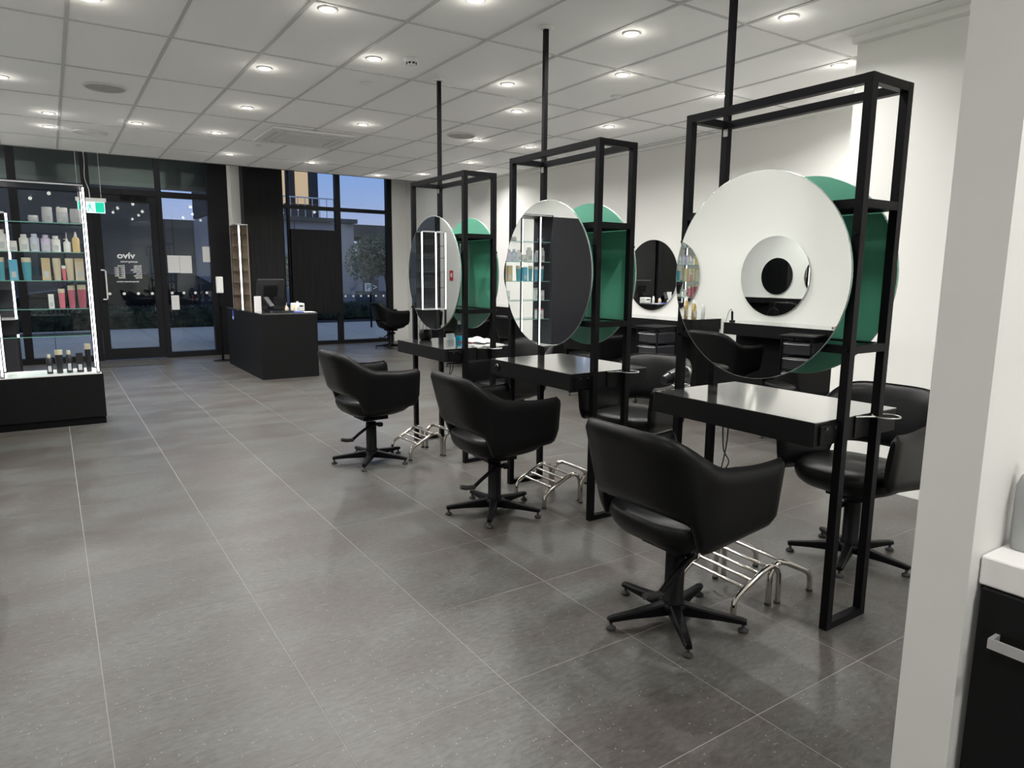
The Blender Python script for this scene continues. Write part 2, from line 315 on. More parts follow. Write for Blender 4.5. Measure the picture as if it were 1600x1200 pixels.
for k, (x, y) in enumerate(DL+DL_ADDED):
    lab = DLAB[k] if k < len(DL) else 'extra recessed ceiling downlight added to light the floor and walls'
    if dlroot is None:
        dlroot = thing('downlight', lab, 'downlight', (x, y, H), 0, 'recessed ceiling downlights')
        MB().rings([[(q*math.cos(2*PI*i/24), q*math.sin(2*PI*i/24), z) for i in range(24)] for q, z in ((.058, .003), (.058, -.004), (.046, -.004), (.040, .012))], False).obj('rim', 'white', dlroot)
        MB().disc((0, 0, .002), .041, 2, .004, 24).obj('lens', 'lamp', dlroot)
        o = dlroot
    else:
        o = dup(dlroot, (x, y, H), 0, lab)
        if x > 3.8:
            for c_ in kids(o):
                if c_.type == 'LIGHT' and c_.data.type == 'AREA': c_.data = LD2
        continue
    lo = bpy.data.objects.new('downlight_lamp', LD); COL.objects.link(lo); lo.parent = o; lo.location = (0, 0, -.012)
    lo = bpy.data.objects.new('added_spill', LS); COL.objects.link(lo); lo.parent = o; lo.location = (0, 0, -.06)
for x, y in ((4.7, 12.4), (1.2, 12.1), (-.9, 12.1)):  # unseen lamps added to brighten the far floor and front wall
    o = dup(dlroot, (x, y, HV-.001), 0, 'downlight added in the raised soffit to brighten the shopfront end, hidden from view')
# ------------------------------------------------------------------ ceiling fittings
def round_disc(name, lab, cat, x, y, rad, m='white', grp=None, rings_=3):
    o = thing(name, lab, cat, (x, y, H), 0, grp)
    MB().lathe([(rad, 0), (rad, -.006), (rad*.93, -.009), (rad*.9, -.004)], n=36).obj('rim', 'white', o)
    t = MB()
    for k in range(rings_): rr = rad*(.86-.24*k); t.rings([[(q*math.cos(2*PI*i/32), q*math.sin(2*PI*i/32), z) for i in range(32)] for q, z in ((rr, -.004), (rr*.98, -.010), (rr*.86, -.010), (rr*.84, -.004))], False)
    t.lathe([(rad*.12, -.004), (rad*.12, -.01)], n=16); t.disc((0, 0, -.005), rad*.9, 2, .003, 32); t.obj('grille', m, o); return o
gsp = mat('speaker_cloth', (.42, .41, .38), .8); MT['gsp'] = gsp
round_disc('ceiling_speaker', 'round beige ceiling speaker above the product display at left', 'speaker', .54, 7.26, .17, 'gsp', None, 1)
round_disc('ceiling_speaker', 'round beige ceiling speaker between the two tall frame poles', 'speaker', 4.11, 7.26, .17, 'gsp', None, 1)
round_disc('air_diffuser', 'round white air diffuser in ceiling near the green exit sign', 'air diffuser', .53, 9.64, .18)
for x, y, lab in ((2.35, 5.79, 'small flat white sensor disc in ceiling beside the smoke detector'), (2.34, 9.31, 'small grey sensor disc in ceiling in front of the air conditioner'), (4.36, 4.9, 'small white sensor disc in ceiling behind the nearest frame')):
    o = tag(MB().lathe([(.045, 0), (.045, -.006), (.036, -.01), (.014, -.011)], (x, y, H), 24).obj('ceiling_sensor', 'white'), lab, 'sensor')
o = thing('smoke_detector', 'white domed smoke detector with dark slots on ceiling tile', 'smoke detector', (2.38, 4.96, H))
MB().lathe([(.055, 0), (.055, -.018), (.048, -.024), (.045, -.026)], n=28).obj('base', 'white', o)
MB().lathe([(.038, -.026), (.034, -.042), (.02, -.048), (.006, -.049)], n=28).obj('dome', 'white', o)
t = MB()
for k in range(8): a = k*PI/4; t.box((-.008, -.002, -.040), (.008, .002, -.028), 0, Matrix.Translation((.037*math.cos(a), .037*math.sin(a), 0)) @ Matrix.Rotation(a+PI/2, 4, 'Z'))
t.obj('slots', 'black', o)
ac = thing('air_conditioner', 'square white ceiling cassette air conditioner with four louvre slots', 'air conditioner', (2.64, 8.46, H))
MB().box((-.475, -.475, -.028), (.475, .475, 0), .012).obj('frame', 'white', ac)
MB().box((-.27, -.27, -.036), (.27, .27, -.028), .006).obj('grille', 'white', ac)
for k in range(4):
    T = Matrix.Rotation(k*PI/2, 4, 'Z')
    MB().box((-.30, .315, -.0325), (.30, .395, -.027), 0, T).obj('slot', 'label', ac)
    MB().box((-.30, .325, -.038), (.30, .372, -.032), 0, T).obj('louvre', 'white', ac)
# ------------------------------------------------------------------ styling stations
D_, L_, FH = .281, .889, 2.178
tz = .886
def make_station():
    st = thing('styling_station', 'x', 'styling station', (2.545, 1.473, 0), 0, 'black framed styling stations in a row')
    q = .034
    for x, y in ((0, 0), (D_-q, 0), (0, L_-q), (D_-q, L_-q)): B((x, y, 0), (x+q, y+q, FH-.0)).obj('post', 'black', st)
    def bar(a, b): return B(a, b).obj('rail', 'black', st)
    for x in (0, D_-q): bar((x+.0005, q, FH-.034), (x+q-.0005, L_-q, FH-.0005))
    for y in (0, L_-q):
        bar((q, y+.0005, FH-.034), (D_-q, y+q-.0005, FH-.0005)); bar((q, y+.0005, 0), (D_-q, y+q-.0005, .03))
        for z in (1.70, 1.145): bar((q, y+.0005, z), (D_-q, y+q-.0005, z+.032))
    for z in (1.70, 1.145):
        for x in (0, D_-q): bar((x+.0005, q, z), (x+q-.0005, L_-q, z+.032))
        s = B((q, q, z+.020), (D_-q, L_-q, z+.028)).obj('glass_shelf', 'gshelf', st)
    # pole to the ceiling on the far aisle-side corner
    po = B((D_-q+.003, L_-q+.003, FH), (D_-.003, L_-.003, H)).obj('ceiling_pole', 'black', st)
    MB().lathe([(.05, H), (.05, H-.008), (.03, H-.012)], (D_-q/2, L_-q/2, 0), 24).obj('ceiling_collar', 'white', po)
    MB().box((D_-q-.004, L_-q-.004, FH-.07), (D_-q-.0, L_-q+.02, FH-.035)).obj('bracket', 'steel', po)
    # mirrors: silvered side out, green painted back towards the frame
    cy = L_/2; 
    for nm, x0, x1, xb in (('round_mirror', -.028, -.022, -.0215), ('round_mirror', D_+.022, D_+.028, D_+.0165)):
        m = MB().disc((x0, cy, 1.44), .44, 0, x1-x0, 96).obj('round_mirror', 'mirror', st)
        MB().disc((xb, cy, 1.44), .4395, 0, .005, 96).obj('green_back', 'green', m)['label'] = 'green painted back of the round mirror'
        rr = MB(); rr.rings([[(xx, cy+rad*math.cos(2*PI*i/96), 1.44+rad*math.sin(2*PI*i/96)) for i in range(96)] for xx, rad in ((x0-.0004, .439), (x0-.0004, .4412), (x1+.0004, .4412), (x1+.0004, .439))], False); rr.obj('polished_edge', 'edge', m)
        for yy in (q/2, L_-q/2):
            for z in (1.6, 1.16):
                a = xb+.005 if x0 < 0 else xb
                b = 0 if x0 < 0 else D_
                MB().cyl((a, yy, z), (b, yy, z), .006, 10).obj('standoff', 'black', m)
    # clear acrylic tool holder under the upper shelf
    h = MB(); x0, x1, y0, y1, z0, z1 = .15, .22, .40, .48, 1.47, 1.69
    for a, b in (((x0, y0, z0), (x1, y0+.003, z1)), ((x0, y1-.003, z0), (x1, y1, z1)), ((x0, y0, z0), (x0+.003, y1, z1)), ((x1-.003, y0, z0), (x1, y1, z1))): h.box(a, b)
    h.obj('acrylic_holder', 'acr', st); B((x0, y0, z0-.004), (x1, y1, z0)).obj('acrylic_base', 'gedge', st)
    # table
    tx0, tx1, ty0, ty1, tt = -.143, .449, .033, .881, .098
    tb = B((tx0, ty0, tz-tt), (tx1, ty1, tz-.004)).obj('table_body', 'matte', st)
    B((tx0-.0008, ty0-.0008, tz-.004), (tx1+.0008, ty1+.0008, tz)).obj('table_top', 'ttop', st)
    # power outlet on the near end
    for ys_, yn in ((ty0, -1),):
        o = B((-.115, ys_-.010, tz-.094), (.018, ys_, tz-.016), .003).obj('power_outlet', 'black', st)
        for k in (0, 1):
            x = -.078+.058*k
            B((x-.008, ys_-.014, tz-.034), (x+.008, ys_-.010, tz-.024)).obj('switch', 'bottleblk', o)
            sl = MB()
            for dx, dz, rot in ((-.008, .004, .5), (.008, .004, -.5), (0, -.012, 0)):
                sl.box((-.0012, -.0006, -.005), (.0012, .0006, .005), 0, Matrix.Translation((x+dx, ys_-.0105, tz-.062+dz)) @ Matrix.Rotation(rot, 4, 'Y'))
            sl.obj('socket_slots', mat_slot, o)
    # dryer ring holders
    hr = B((.128, ty0-.007, tz-.092), (.142, ty0, tz-.004)).obj('holder_bracket', 'black', st)
    t = MB(); t.tube([(.256+.052*math.cos(a*PI/16), ty0-.06+.052*math.sin(a*PI/16), tz-.006) for a in range(32)], .0035, 8, True); t.tube([(.13, ty0-.004, tz-.006), (.17, ty0-.02, tz-.006), (.208, ty0-.042, tz-.006)], .004, 8); t.obj('holder_ring', 'steel', hr)
    return st
mat_slot = mat('slot_shadow', (.002, .002, .002), .9)
st1 = make_station(); st1['label'] = 'nearest black framed styling station with large round mirror, rightmost of the three'
st2 = dup(st1, (2.545, 2.980, 0), 0, 'middle black framed styling station with round mirror reflecting a dark panel')
st3 = dup(st1, (2.545, 4.467, 0), 0, 'farthest black framed styling station, with bottle and papers on its table')
# cables under tables
def cables(name, lab, x, y, pts):
    o = thing(name, lab, 'cable', (x, y, 0))
    for P in pts: MB().tube(smoothpath(P, 8), .0035, 6).obj('cord', 'cable', o)
cables('power_cable', 'thin black cords dangling under the nearest styling table', 2.60, 2.1, [[(0, 0, .787), (.04, .02, .62), (.06, .0, .55), (-.02, .0, .48), (-.06, 0, .36), (-.07, .0, .30)], [(.04, 0, .787), (.05, .01, .65), (.0, .0, .50), (-.03, 0, .38), (-.07, .0, .30)]])
cables('power_cable', 'looped black cords hanging below the farthest styling table', 2.62, 4.9, [[(0, 0, .787), (-.04, 0, .70), (-.07, 0, .64), (-.02, .02, .62), (.05, .0, .64), (.08, 0, .787)], [(.04, 0, .787), (.04, .0, .68), (.03, .0, .58), (.1, .0, .52), (.18, 0, .6), (.2, 0, .787)]])
# ------------------------------------------------------------------ styling chair
def chair_shell():
    NU, hw, xf, xb = 72, .288, .275, -.345
    def plan(s, w):   # s 0..1 from right arm front to left arm front ; w height fraction
        k = .93+.07*w; b = xb+.085*(1-w)
        a = s if s <= .5 else 1-s
        Ls = .34
        if a < Ls*.5: x = xf-(xf+.06)*(a/(Ls*.5)); y = -hw*k
        else:
            th = (a-Ls*.5)/(.5-Ls*.5)*PI/2; n_ = 2/3.3
            x = -.06+(b+.06)*math.sin(th)**n_; y = -hw*k*math.cos(th)**n_
        return x, (y if s <= .5 else -y)
    def ss(a, b, x): t = min(1, max(0, (x-a)/(b-a))); return t*t*(3-2*t)
    def zt(x):
        z = .738-.010*math.sin(PI*min(1, max(0, (xf-x)/.3)))
        z += .165*ss(.0, -.30, x) if False else .145*(1-ss(-.325, -.05, x)); 
        d = xf-x; R = .022
        if d < R: z -= R-math.sqrt(max(0, R*R-(R-d)**2))
        return z
    def zb(x):
        z = .418+.045*max(0, (x+.1)/(xf+.1))
        z += .095*(1-ss(-.235, -.175, x))+.055*(1-ss(-.34, -.16, x))
        d = xf-x; R = .055
        if d < R: z += R-math.sqrt(max(0, R*R-(R-d)**2))
        return z
    rings = []; pipe = []
    for i in range(NU+1):
        t = i/NU; s = .5-.5*math.cos(PI*t) if False else t
        # densify at arm fronts
        s = t-.035*math.sin(2*PI*t)*1.0
        prof = []
        x0, y0 = plan(s, .5); top, bot = zt(x0), zb(x0)
        e = .002; xa, ya = plan(max(0, s-e), .5); xc, yc = plan(min(1, s+e), .5)
        tx, ty = xc-xa, yc-ya; l = math.hypot(tx, ty); nx, ny = ty/l, -tx/l   # outward?
        th = .021
        dfr = min(s, 1-s)
        if dfr < .02: th *= .45+.55*math.sqrt(dfr/.02)
        K = 9; ring = []
        for side in (1, -1):
            ws = [k/K for k in range(K+1)]
            if side < 0: ws = ws[::-1]
            for w in ws:
                hh = top-bot; z = bot+hh*w; o_ = th*min(1, math.sqrt(max(0, 1-(abs(w-.5)*2)**10))*.92+.16)
                x, y = plan(s, w); bulge = .006*math.sin(PI*w)
                ring.append((x+nx*side*(o_)+nx*bulge*(side > 0), y+ny*side*o_+ny*bulge*(side > 0), z))
        rings.append(ring); pipe.append(ring[9])
    return MB().rings(rings, True), MB().tube(pipe[1:-1], .0035, 6)
def chair_seat():
    N = 40; R = []
    def ol(a, sc):
        c, s_ = math.cos(a), math.sin(a); n_ = 2/3.0
        x = (.32 if c > 0 else .220)*abs(c)**n_*(1 if c > 0 else -1); y = .252*abs(s_)**n_*(1 if s_ > 0 else -1)
        return x*sc-.02, y*sc
    for sc, z in ((.25, .368), (.45, .370), (.68, .384), (.84, .403), (.94, .428), (.99, .455), (1, .475), (.985, .495), (.93, .510), (.8, .517), (.5, .512), (.2, .508)):
        R.append([(*ol(2*PI*i/N, sc), z+(.006*math.cos(2*PI*i/N) if z > .5 else 0)) for i in range(N)])
    return MB().rings(R, True)
def make_chair():
    c = thing('styling_chair', 'x', 'styling chair', (0, 0, 0), 0, 'black leather styling chairs')
    s1, s2 = chair_shell(); sh = s1.obj('backrest_and_arms', 'leather', c); s2.obj('piping', 'leather', sh)
    seat = chair_seat().obj('seat', 'leather', c)
    # piping along the top edge of the shell
    ml = MB().box((-.10, -.10, .340), (.10, .10, .371), .004).obj('seat_plate', 'black', c)
    MB().cyl((0, 0, .30), (0, 0, .36), .0125, 16).obj('piston', 'chrome', c)
    MB().lathe([(.046, .075), (.046, .10), (.040, .104), (.040, .305), (.037, .311), (.015, .312)], n=28).obj('pump_column', 'black', c)
    lv = MB(); lv.tube(smoothpath([(.062, -.045, .295), (.02, -.075, .305), (-.06, -.095, .295), (-.14, -.105, .255), (-.20, -.11, .215)], 5), .0115, 10); lv.box((.035, -.06, .275), (.075, -.02, .305), .006)
    lo = lv.obj('pump_lever', 'black', c)
    MB().tube([(-.195, -.11, .214), (-.245, -.112, .217), (-.285, -.113, .228)], .0135, 12).obj('pedal', 'rubber', lo)
    MB().lathe([(.05, .052), (.06, .06), (.06, .078), (.047, .085)], n=24).obj('hub', 'black', c)
    for k in range(5):
        a = math.radians(-53+72*k); T = Matrix.Rotation(a, 4, 'Z')
        R = []
        for x, w, z0, z1 in ((.03, .024, .035, .088), (.09, .022, .036, .080), (.19, .018, .038, .066), (.275, .016, .036, .058), (.297, .013, .036, .054)):
            b = .006; R.append([tuple(T @ Vector(p)) for p in ((x, -w, z0), (x, w, z0), (x, w, z1-b), (x, w-b, z1), (x, -w+b, z1), (x, -w, z1-b))])
        MB().rings(R, True, False).obj('leg', 'black', c)
        x, y = .284*math.cos(a), .284*math.sin(a)
        MB().lathe([(.018, 0), (.021, .003), (.021, .009), (.010, .016), (.007, .018), (.007, .037)], (x, y, 0), 16).obj('glide_foot', 'rubber', c)
    return c
ch = make_chair()
CG = 'black leather styling chairs'
ch.location = (2.084, 1.886, 0); ch.rotation_euler = (0, 0, 0); ch['label'] = 'nearest black leather styling chair, in front of the largest round mirror'
CH_ = [((2.167, 3.435), -.05, 'middle of the three black styling chairs on the open floor side'),
 ((1.974, 4.915), .03, 'farthest of three black styling chairs on open floor side, nearest the reception desk'),
 ((3.347, 1.853), PI+.06, 'black styling chair at right, half hidden behind the white nib wall'),
 ((3.29, 3.40), PI+.25, 'black styling chair on the aisle side behind the nearest styling table'),
 ((3.25, 4.93), PI+.15, 'black styling chair on the aisle side behind the middle styling table'),
 ((5.40, 6.37), .1, 'black styling chair under the small round wall mirror'),
 ((5.45, 3.62), -.35, 'black styling chair at the right wall bench beside the white pier'),
 ((5.42, 7.9), .1, 'black styling chair at the right wall bench behind the middle station'),
 ((5.36, 9.4), .1, 'black styling chair at right wall bench behind the farthest station'),
 ((5.43, 12.4), 0, 'small distant black styling chair beside the blue shopfront window'),
 ((-.85, 4.80), PI, 'black styling chair at the left wall bench, seen in the large mirror'),
 ((-.85, 6.35), PI, 'black styling chair at left wall bench beside the product display'),
 ((-.95, 12.0), -1.2, 'black styling chair by the left wall near the shopfront')]
for (x, y), rz, lab in CH_: dup(ch, (x, y, 0), rz, lab)
# ------------------------------------------------------------------ footrests
def make_footrest():
    fr = thing('footrest', 'x', 'footrest', (0, 0, 0), 0, 'chrome tube footrests')
    w = .155
    for s in (-1, 1):
        y = s*w
        P = [(-.14, y, 0), (-.14, y, .045), (-.135, y, .075), (-.118, y, .097), (-.09, y, .115), (.03, y, .172), (.07, y, .186), (.10, y, .185), (.125, y, .168), (.14, y, .138), (.142, y, .10), (.142, y, 0)]
        MB().tube(P, .0125, 12).obj('side_tube', 'chrome', fr)
        for x in (-.14, .142): MB().cyl((x, y, 0), (x, y, .012), .0145, 14).obj('foot_cap', 'rubber', fr)
    for k in range(4):
        x = -.075+.046*k; z = .122+.0219*k
        MB().cyl((x, -w, z), (x, w, z), .0075, 10).obj('cross_bar', 'chrome', fr)
    return fr
fr = make_footrest(); FG = 'chrome tube footrests'
fr.location = (2.455, 1.90, 0); fr.rotation_euler = (0, 0, -.05); fr['label'] = 'chrome tube footrest in front of the nearest styling chair'
for x, y, rz, lab in ((2.69, 1.895, PI-.06, 'chrome tube footrest under the nearest table facing the aisle'), (2.59, 3.46, .0, 'chrome tube footrest in front of the middle styling chair'),
   (2.86, 3.42, PI-.03, 'chrome tube footrest under the middle table facing the aisle'), (2.36, 4.92, .05, 'chrome tube footrest in front of the farthest open-floor chair'),
   (2.66, 4.90, PI, 'chrome tube footrest under the farthest table facing the aisle')):
    dup(fr, (x, y, 0), rz, lab)
# ------------------------------------------------------------------ wall mirrors and benches
def wall_mirror(x, y, s, lab):
    o = thing('wall_mirror', lab, 'mirror', (x, y, 1.44), 0, 'frameless round wall mirrors')
    MB().disc((0 if s > 0 else -.006, 0, 0), .44, 0, .006, 72).obj('mirror_glass', 'mirror', o)
    MB().disc((.0065 if s < 0 else -.0225, 0, 0) if False else ((-.020, 0, 0) if s > 0 else (.004, 0, 0)), .40, 0, .016, 48).obj('mount', 'white', o)
for y, lab in ((4.87, 'round mirror on the right wall hidden behind the nearest station mirror'), (6.37, 'small round mirror on the right wall between two stations'), (7.87, 'round mirror on right wall behind the middle station'), (9.37, 'round mirror on right wall behind the farthest station'), (10.55, 'round mirror on right wall nearest the shopfront')):
    wall_mirror(6.362, y, -1, lab)
for y, lab in ((3.34, 'round mirror on the left wall nearest the camera'), (4.84, 'round mirror on left wall seen reflected inside the large mirror'), (6.34, 'round mirror on left wall next to the product display')):
    wall_mirror(-1.682, y, 1, lab)
def bench(x0, x1, y0, y1, lab, side):
    o = thing('wall_bench', lab, 'bench', ((x0+x1)/2, (y0+y1)/2, 0), 0, 'black wall benches'); hx = (x1-x0)/2; hy = (y1-y0)/2
    B((-hx, -hy, .80), (hx, hy, .926)).obj('apron', 'matte', o)
    B((-hx-.001, -hy-.001, .926), (hx, hy+.001, .93)).obj('top', 'ttop', o)
    xb0, xb1 = (hx-.30, hx) if side > 0 else (-hx, -hx+.30)
    B((xb0, -hy+.02, 0), (xb1, hy-.02, .80)).obj('back_panel', 'matte', o)
bench(5.90, 6.379, 3.55, 5.10, 'black wall bench on the right wall nearest the white pier', 1)
bench(5.90, 6.379, 5.30, 6.95, 'black wall bench below the small round wall mirror', 1)
bench(5.90, 6.379, 7.10, 8.65, 'black wall bench on the right wall behind the middle station', 1)
bench(5.90, 6.379, 8.85, 10.35, 'black wall bench on the right wall behind the farthest station', 1)
bench(5.90, 6.379, 10.5, 12.0, 'farthest black wall bench on the right wall', 1)
bench(-1.699, -1.20, 3.62, 5.10, 'black wall bench on the left wall seen in the large mirror', -1)
bench(-1.699, -1.20, 5.55, 7.1, 'black wall bench on the left wall beside the product display', -1)
def trolley(x, y, rz, lab):
    o = thing('drawer_trolley', lab, 'trolley', (x, y, 0), rz, 'black drawer trolleys')
    for sx_ in (-.16, .16):
        for sy_ in (-.14, .14):
            MB().cyl((sx_, sy_, .05), (sx_, sy_, .86), .011, 10).obj('post', 'black', o)
            MB().cyl((sx_, sy_-.011, .024), (sx_, sy_+.011, .024), .024, 14).obj('caster', 'rubber', o)
    for k in range(5):
        z = .12+.145*k; t = MB(); t.box((-.15, -.15, z), (.15, .15, z+.115), .01); d = t.obj('drawer', 'bottleblk', o)
        MB().tube(smoothpath([(-.172, -.12, z+.10), (-.19, 0, z+.10), (-.172, .12, z+.10)], 6), .005, 8).obj('drawer_pull', 'steel', d)
    B((-.175, -.165, .86), (.175, .165, .885), .008).obj('tray_top', 'black', o)
trolley(5.62, 5.52, .1, 'black drawer trolley standing by the bench below the small round mirror')
trolley(-1.0, 3.98, PI-.25, 'black drawer trolley at the left wall bench seen in the large mirror')
# ------------------------------------------------------------------ bottles
def bottle(x, y, z, w, h, kind, body, cap, lab, grp, d=None, rz=0):
    n = {'jar': 'jar', 'tube': 'tube', 'box': 'carton', 'bottle': 'bottle', 'nozzle': 'bottle', 'spray': 'bottle', 'tall': 'bottle'}[kind]
    nm = {'jar': 'product_jar', 'tube': 'product_tube', 'box': 'product_carton'}.get(kind, 'product_bottle')
    o = thing(nm, lab, n, (x, y, z), rz, grp); r_ = w/2; d = d or .8
    if kind == 'jar':
        MB().lathe([(r_*.93, 0), (r_, .004), (r_, h*.72)], n=24, sy=d).obj('body', body, o); MB().lathe([(r_*.95, h*.72), (r_*.95, h*.97), (r_*.88, h)], n=24, sy=d).obj('lid', cap, o)
    elif kind == 'tube':   # tube standing on its cap: narrow at the bottom, flat crimp at top
        N = 24; R = []
        for sc, sy_, zz in ((.62, .62, h*.16), (.70, .66, h*.3), (.86, .45, h*.7), (1, .12, h*.97), (1, .05, h)): R.append([(r_*sc*math.cos(2*PI*i/N), r_*sy_*math.sin(2*PI*i/N), zz) for i in range(N)])
        MB().rings(R).obj('body', body, o); MB().lathe([(r_*.62, 0), (r_*.62, h*.16)], n=24).obj('cap', cap, o)
    elif kind == 'tall':   # slightly tapered bottle, wide flat lid
        R = []; MB().lathe([(r_*.74, 0), (r_*.78, .004), (r_*.98, h*.80)], n=24, sy=d).obj('body', body, o); MB().lathe([(r_, h*.80), (r_, h*.99), (r_*.97, h)], n=24, sy=d).obj('cap', cap, o)
    elif kind == 'box':
        B((-r_, -r_*.7, 0), (r_, r_*.7, h)).obj('carton_body', body, o); B((-r_*1.01, -r_*.71, h*.86), (r_*1.01, r_*.71, h*1.003)).obj('band', cap, o)
    elif kind == 'nozzle':
        MB().lathe([(r_*.94, 0), (r_, .004), (r_, h*.62), (r_*.85, h*.70), (r_*.5, h*.74)], n=24).obj('body', body, o); MB().lathe([(r_*.5, h*.74), (r_*.45, h*.80), (r_*.28, h*.93), (r_*.2, h)], n=16).obj('nozzle', cap, o)
    elif kind == 'spray':
        MB().lathe([(r_*.94, 0), (r_, .004), (r_, h*.48), (r_*.5, h*.56)], n=24, sy=d).obj('body', body, o); t = MB(); t.lathe([(r_*.32, h*.56), (r_*.32, h*.66)], n=12); t.tube([(0, 0, h*.64), (0, 0, h*.98)], r_*.10, 8); t.tube([(0, 0, h*.66), (-r_*1.0, 0, h*.64)], r_*.1, 8); t.obj('pump', cap, o)
    else:
        MB().lathe([(r_*.94, 0), (r_, .004), (r_, h*.76), (r_*.62, h*.82)], n=24, sy=d).obj('body', body, o); MB().lathe([(r_*.62, h*.82), (r_*.62, h*.99), (r_*.56, h)], n=20, sy=d).obj('cap', cap, o)
    if kind in ('jar', 'bottle', 'box'):
        B((-r_*.55, -r_*(.71 if kind == 'box' else d)-.0012, h*.12), (r_*.55, -r_*(.70 if kind == 'box' else d)*.86, h*.42)).obj('label', 'label', o)
    return o
# display unit A (left)
UA = thing('display_unit', 'tall illuminated display unit with glass shelves of hair products at left', 'display unit', (-.6, 7.72, 0))
ux = .6; uy = -7.72
def UB(a, b, n, m, bev=0, p=None): return B((a[0]+ux, a[1]+uy, a[2]), (b[0]+ux, b[1]+uy, b[2]), bev).obj(n, m, p or UA)
UB((-1.69, 7.52, .07), (.355, 7.98, .478), 'base_cabinet', 'matte'); UB((-1.69, 7.535, 0), (.35, 7.96, .07), 'plinth', 'black')
UB((-1.69, 7.525, .478), (.34, 7.97, .488), 'base_top', 'counter')
UB((-1.69, 7.525, .49), (-.62, 7.97, 2.195), 'side_panel', 'shelfdark')
UB((-.62, 7.525, 2.19), (.34, 7.97, 2.215), 'top_frame', 'alu')
UB((-.60, 7.521, 2.196), (.32, 7.5235, 2.207), 'top_trim', 'silver')
for px_, py_, z0 in ((.302, 7.525, .49), (-.43, 7.525, .49), (.302, 7.94, .49), (-.43, 7.94, .49)):
    po = UB((px_, py_, z0), (px_+.03, py_+.03, 2.19), 'frame_post', 'alu')
    UB((px_+.007, py_-.004, z0+.01), (px_+.023, py_, 2.184), 'led_strip', 'led', 0, po)
SZ = (1.865, 1.605, 1.35, 1.095, .845)
for z in SZ:
    s = UB((-.60, 7.56, z-.008), (.325, 7.93, z), 'glass_shelf', 'gshelf'); UB((-.60, 7.557, z-.008), (.325, 7.5598, z), 'shelf_edge', 'gedge', 0, s)
# display unit B (further)
UBx = thing('display_unit', 'small illuminated shelf frame farther back at the left edge', 'display unit', (-.8, 11.1, 0))
def U2(a, b, n, m, p=None): return B((a[0]+.8, a[1]-11.1, a[2]), (b[0]+.8, b[1]-11.1, b[2])).obj(n, m, p or UBx)
for px_, py_ in ((-.41, 11.0), (-.68, 11.0), (-.87, 11.0)):
    po = U2((px_, py_, 0), (px_+.03, py_+.03, 2.17), 'frame_post', 'alu'); U2((px_+.003, py_-.005, .81), (px_+.027, py_, 2.15), 'led_strip', 'led', po)
U2((-.87, 11.0, 2.15), (-.38, 11.28, 2.17), 'top_frame', 'silver'); U2((-.87, 11.0, .80), (-.38, 11.28, .822), 'bottom_frame', 'silver')
U2((-.87, 11.285, .0), (-.42, 11.30, 2.15), 'back_panel', 'shelfdark')
for z in (1.92, 1.71, 1.47, 1.19): U2((-.84, 11.03, z-.008), (-.40, 11.27, z), 'glass_shelf', 'gshelf')
# products: pixel-measured widths turned into metres on the shelf front
PG = 'hair products on the glass display shelves'
def sx_at(px, z):  # ray through column px at height z onto y=7.66
    # solve with pixel column only (roll is tiny)
    best = None
    lo_, hi = -1.5, 1.0
    for _ in range(40):
        mid = (lo_+hi)/2; d = Vector((mid, 7.66, z-CH)); X = 800+FPX*d.dot(r2)/d.dot(f)
        if X < px: lo_ = mid
        else: hi = mid
    return (lo_+hi)/2
def shelfprod(z, items):
    for a, b, hpx, kind, body, cap, lab in items:
        xa, xb = sx_at(a, z+.05), sx_at(b, z+.05); bottle((xa+xb)/2, 7.66, z+.0005, (xb-xa)*.97, hpx/165, kind, body, cap, lab, PG)
shelfprod(SZ[0], [(43,60,10,'jar','jar','white','low white jar at left on the topmost glass shelf'), (65,83,23,'jar','jar','jar','tall pale jar, left of three alike on topmost glass shelf'),
  (88,107,23,'jar','jar','white','tall pale jar with white lid, middle of three on topmost shelf'), (109,128,22,'jar','jar','jar','pale jar beside the light strip on the topmost glass shelf')])
shelfprod(SZ[1], [(-8,12,31,'bottle','white','white','tall white bottle at left edge of the second glass shelf'), (14,27,15,'jar','white','white','low white jar behind the inner light strip on second shelf'),
  (30,46,25,'bottle','white','white','cream white bottle left of the pale blue one on second shelf'), (47,62,26,'bottle','paleblue','paleblue','pale blue bottle on the second glass shelf'),
  (64,80,25,'bottle','lilac','lilac','lilac bottle on the second glass shelf'), (80,95,24,'bottle','white','white','cream white bottle right of the lilac one on second shelf'),
  (99,111,30,'spray','white','white','small white bottle with thin pump on the second glass shelf'), (113,125,31,'nozzle','yellow','white','honey yellow nozzle bottle at right end of second shelf')])
shelfprod(SZ[2], [(-5,9,33,'tall','teal','ltan','teal bottle with pale cap at left edge of third shelf'), (15,29,30,'box','tealb','tealb','plain blue carton on the third glass shelf'),
  (35,51,33,'tall','teal','ltan','teal tapered bottle with pale cap on the third glass shelf'), (66,80,33,'box','tan','tan','honey tan carton on the third glass shelf'),
  (83,97,33,'tall','ltan','ltan','pale tan bottle left of the pink one on third shelf'), (97,104,22,'tall','pink','white','thin pink bottle squeezed between tan bottles on third shelf'),
  (103,117,33,'tall','ltan','ltan','pale tan bottle right of the pink one on third shelf'), (118,132,33,'box','ltan','tan','tan carton by the light strip on the third shelf')])
shelfprod(SZ[3], [(76,85,21,'box','cloud','white','small white carton on the fourth glass shelf'), (92,103,29,'tall','pink','ltan','pink bottle with tan cap, shortest on fourth shelf'),
  (107,119,34,'tall','dpink','ltan','rose pink bottle in the middle of the fourth shelf'), (122,136,35,'tall','dpink','ltan','dark pink bottle by the light strip on fourth shelf')])
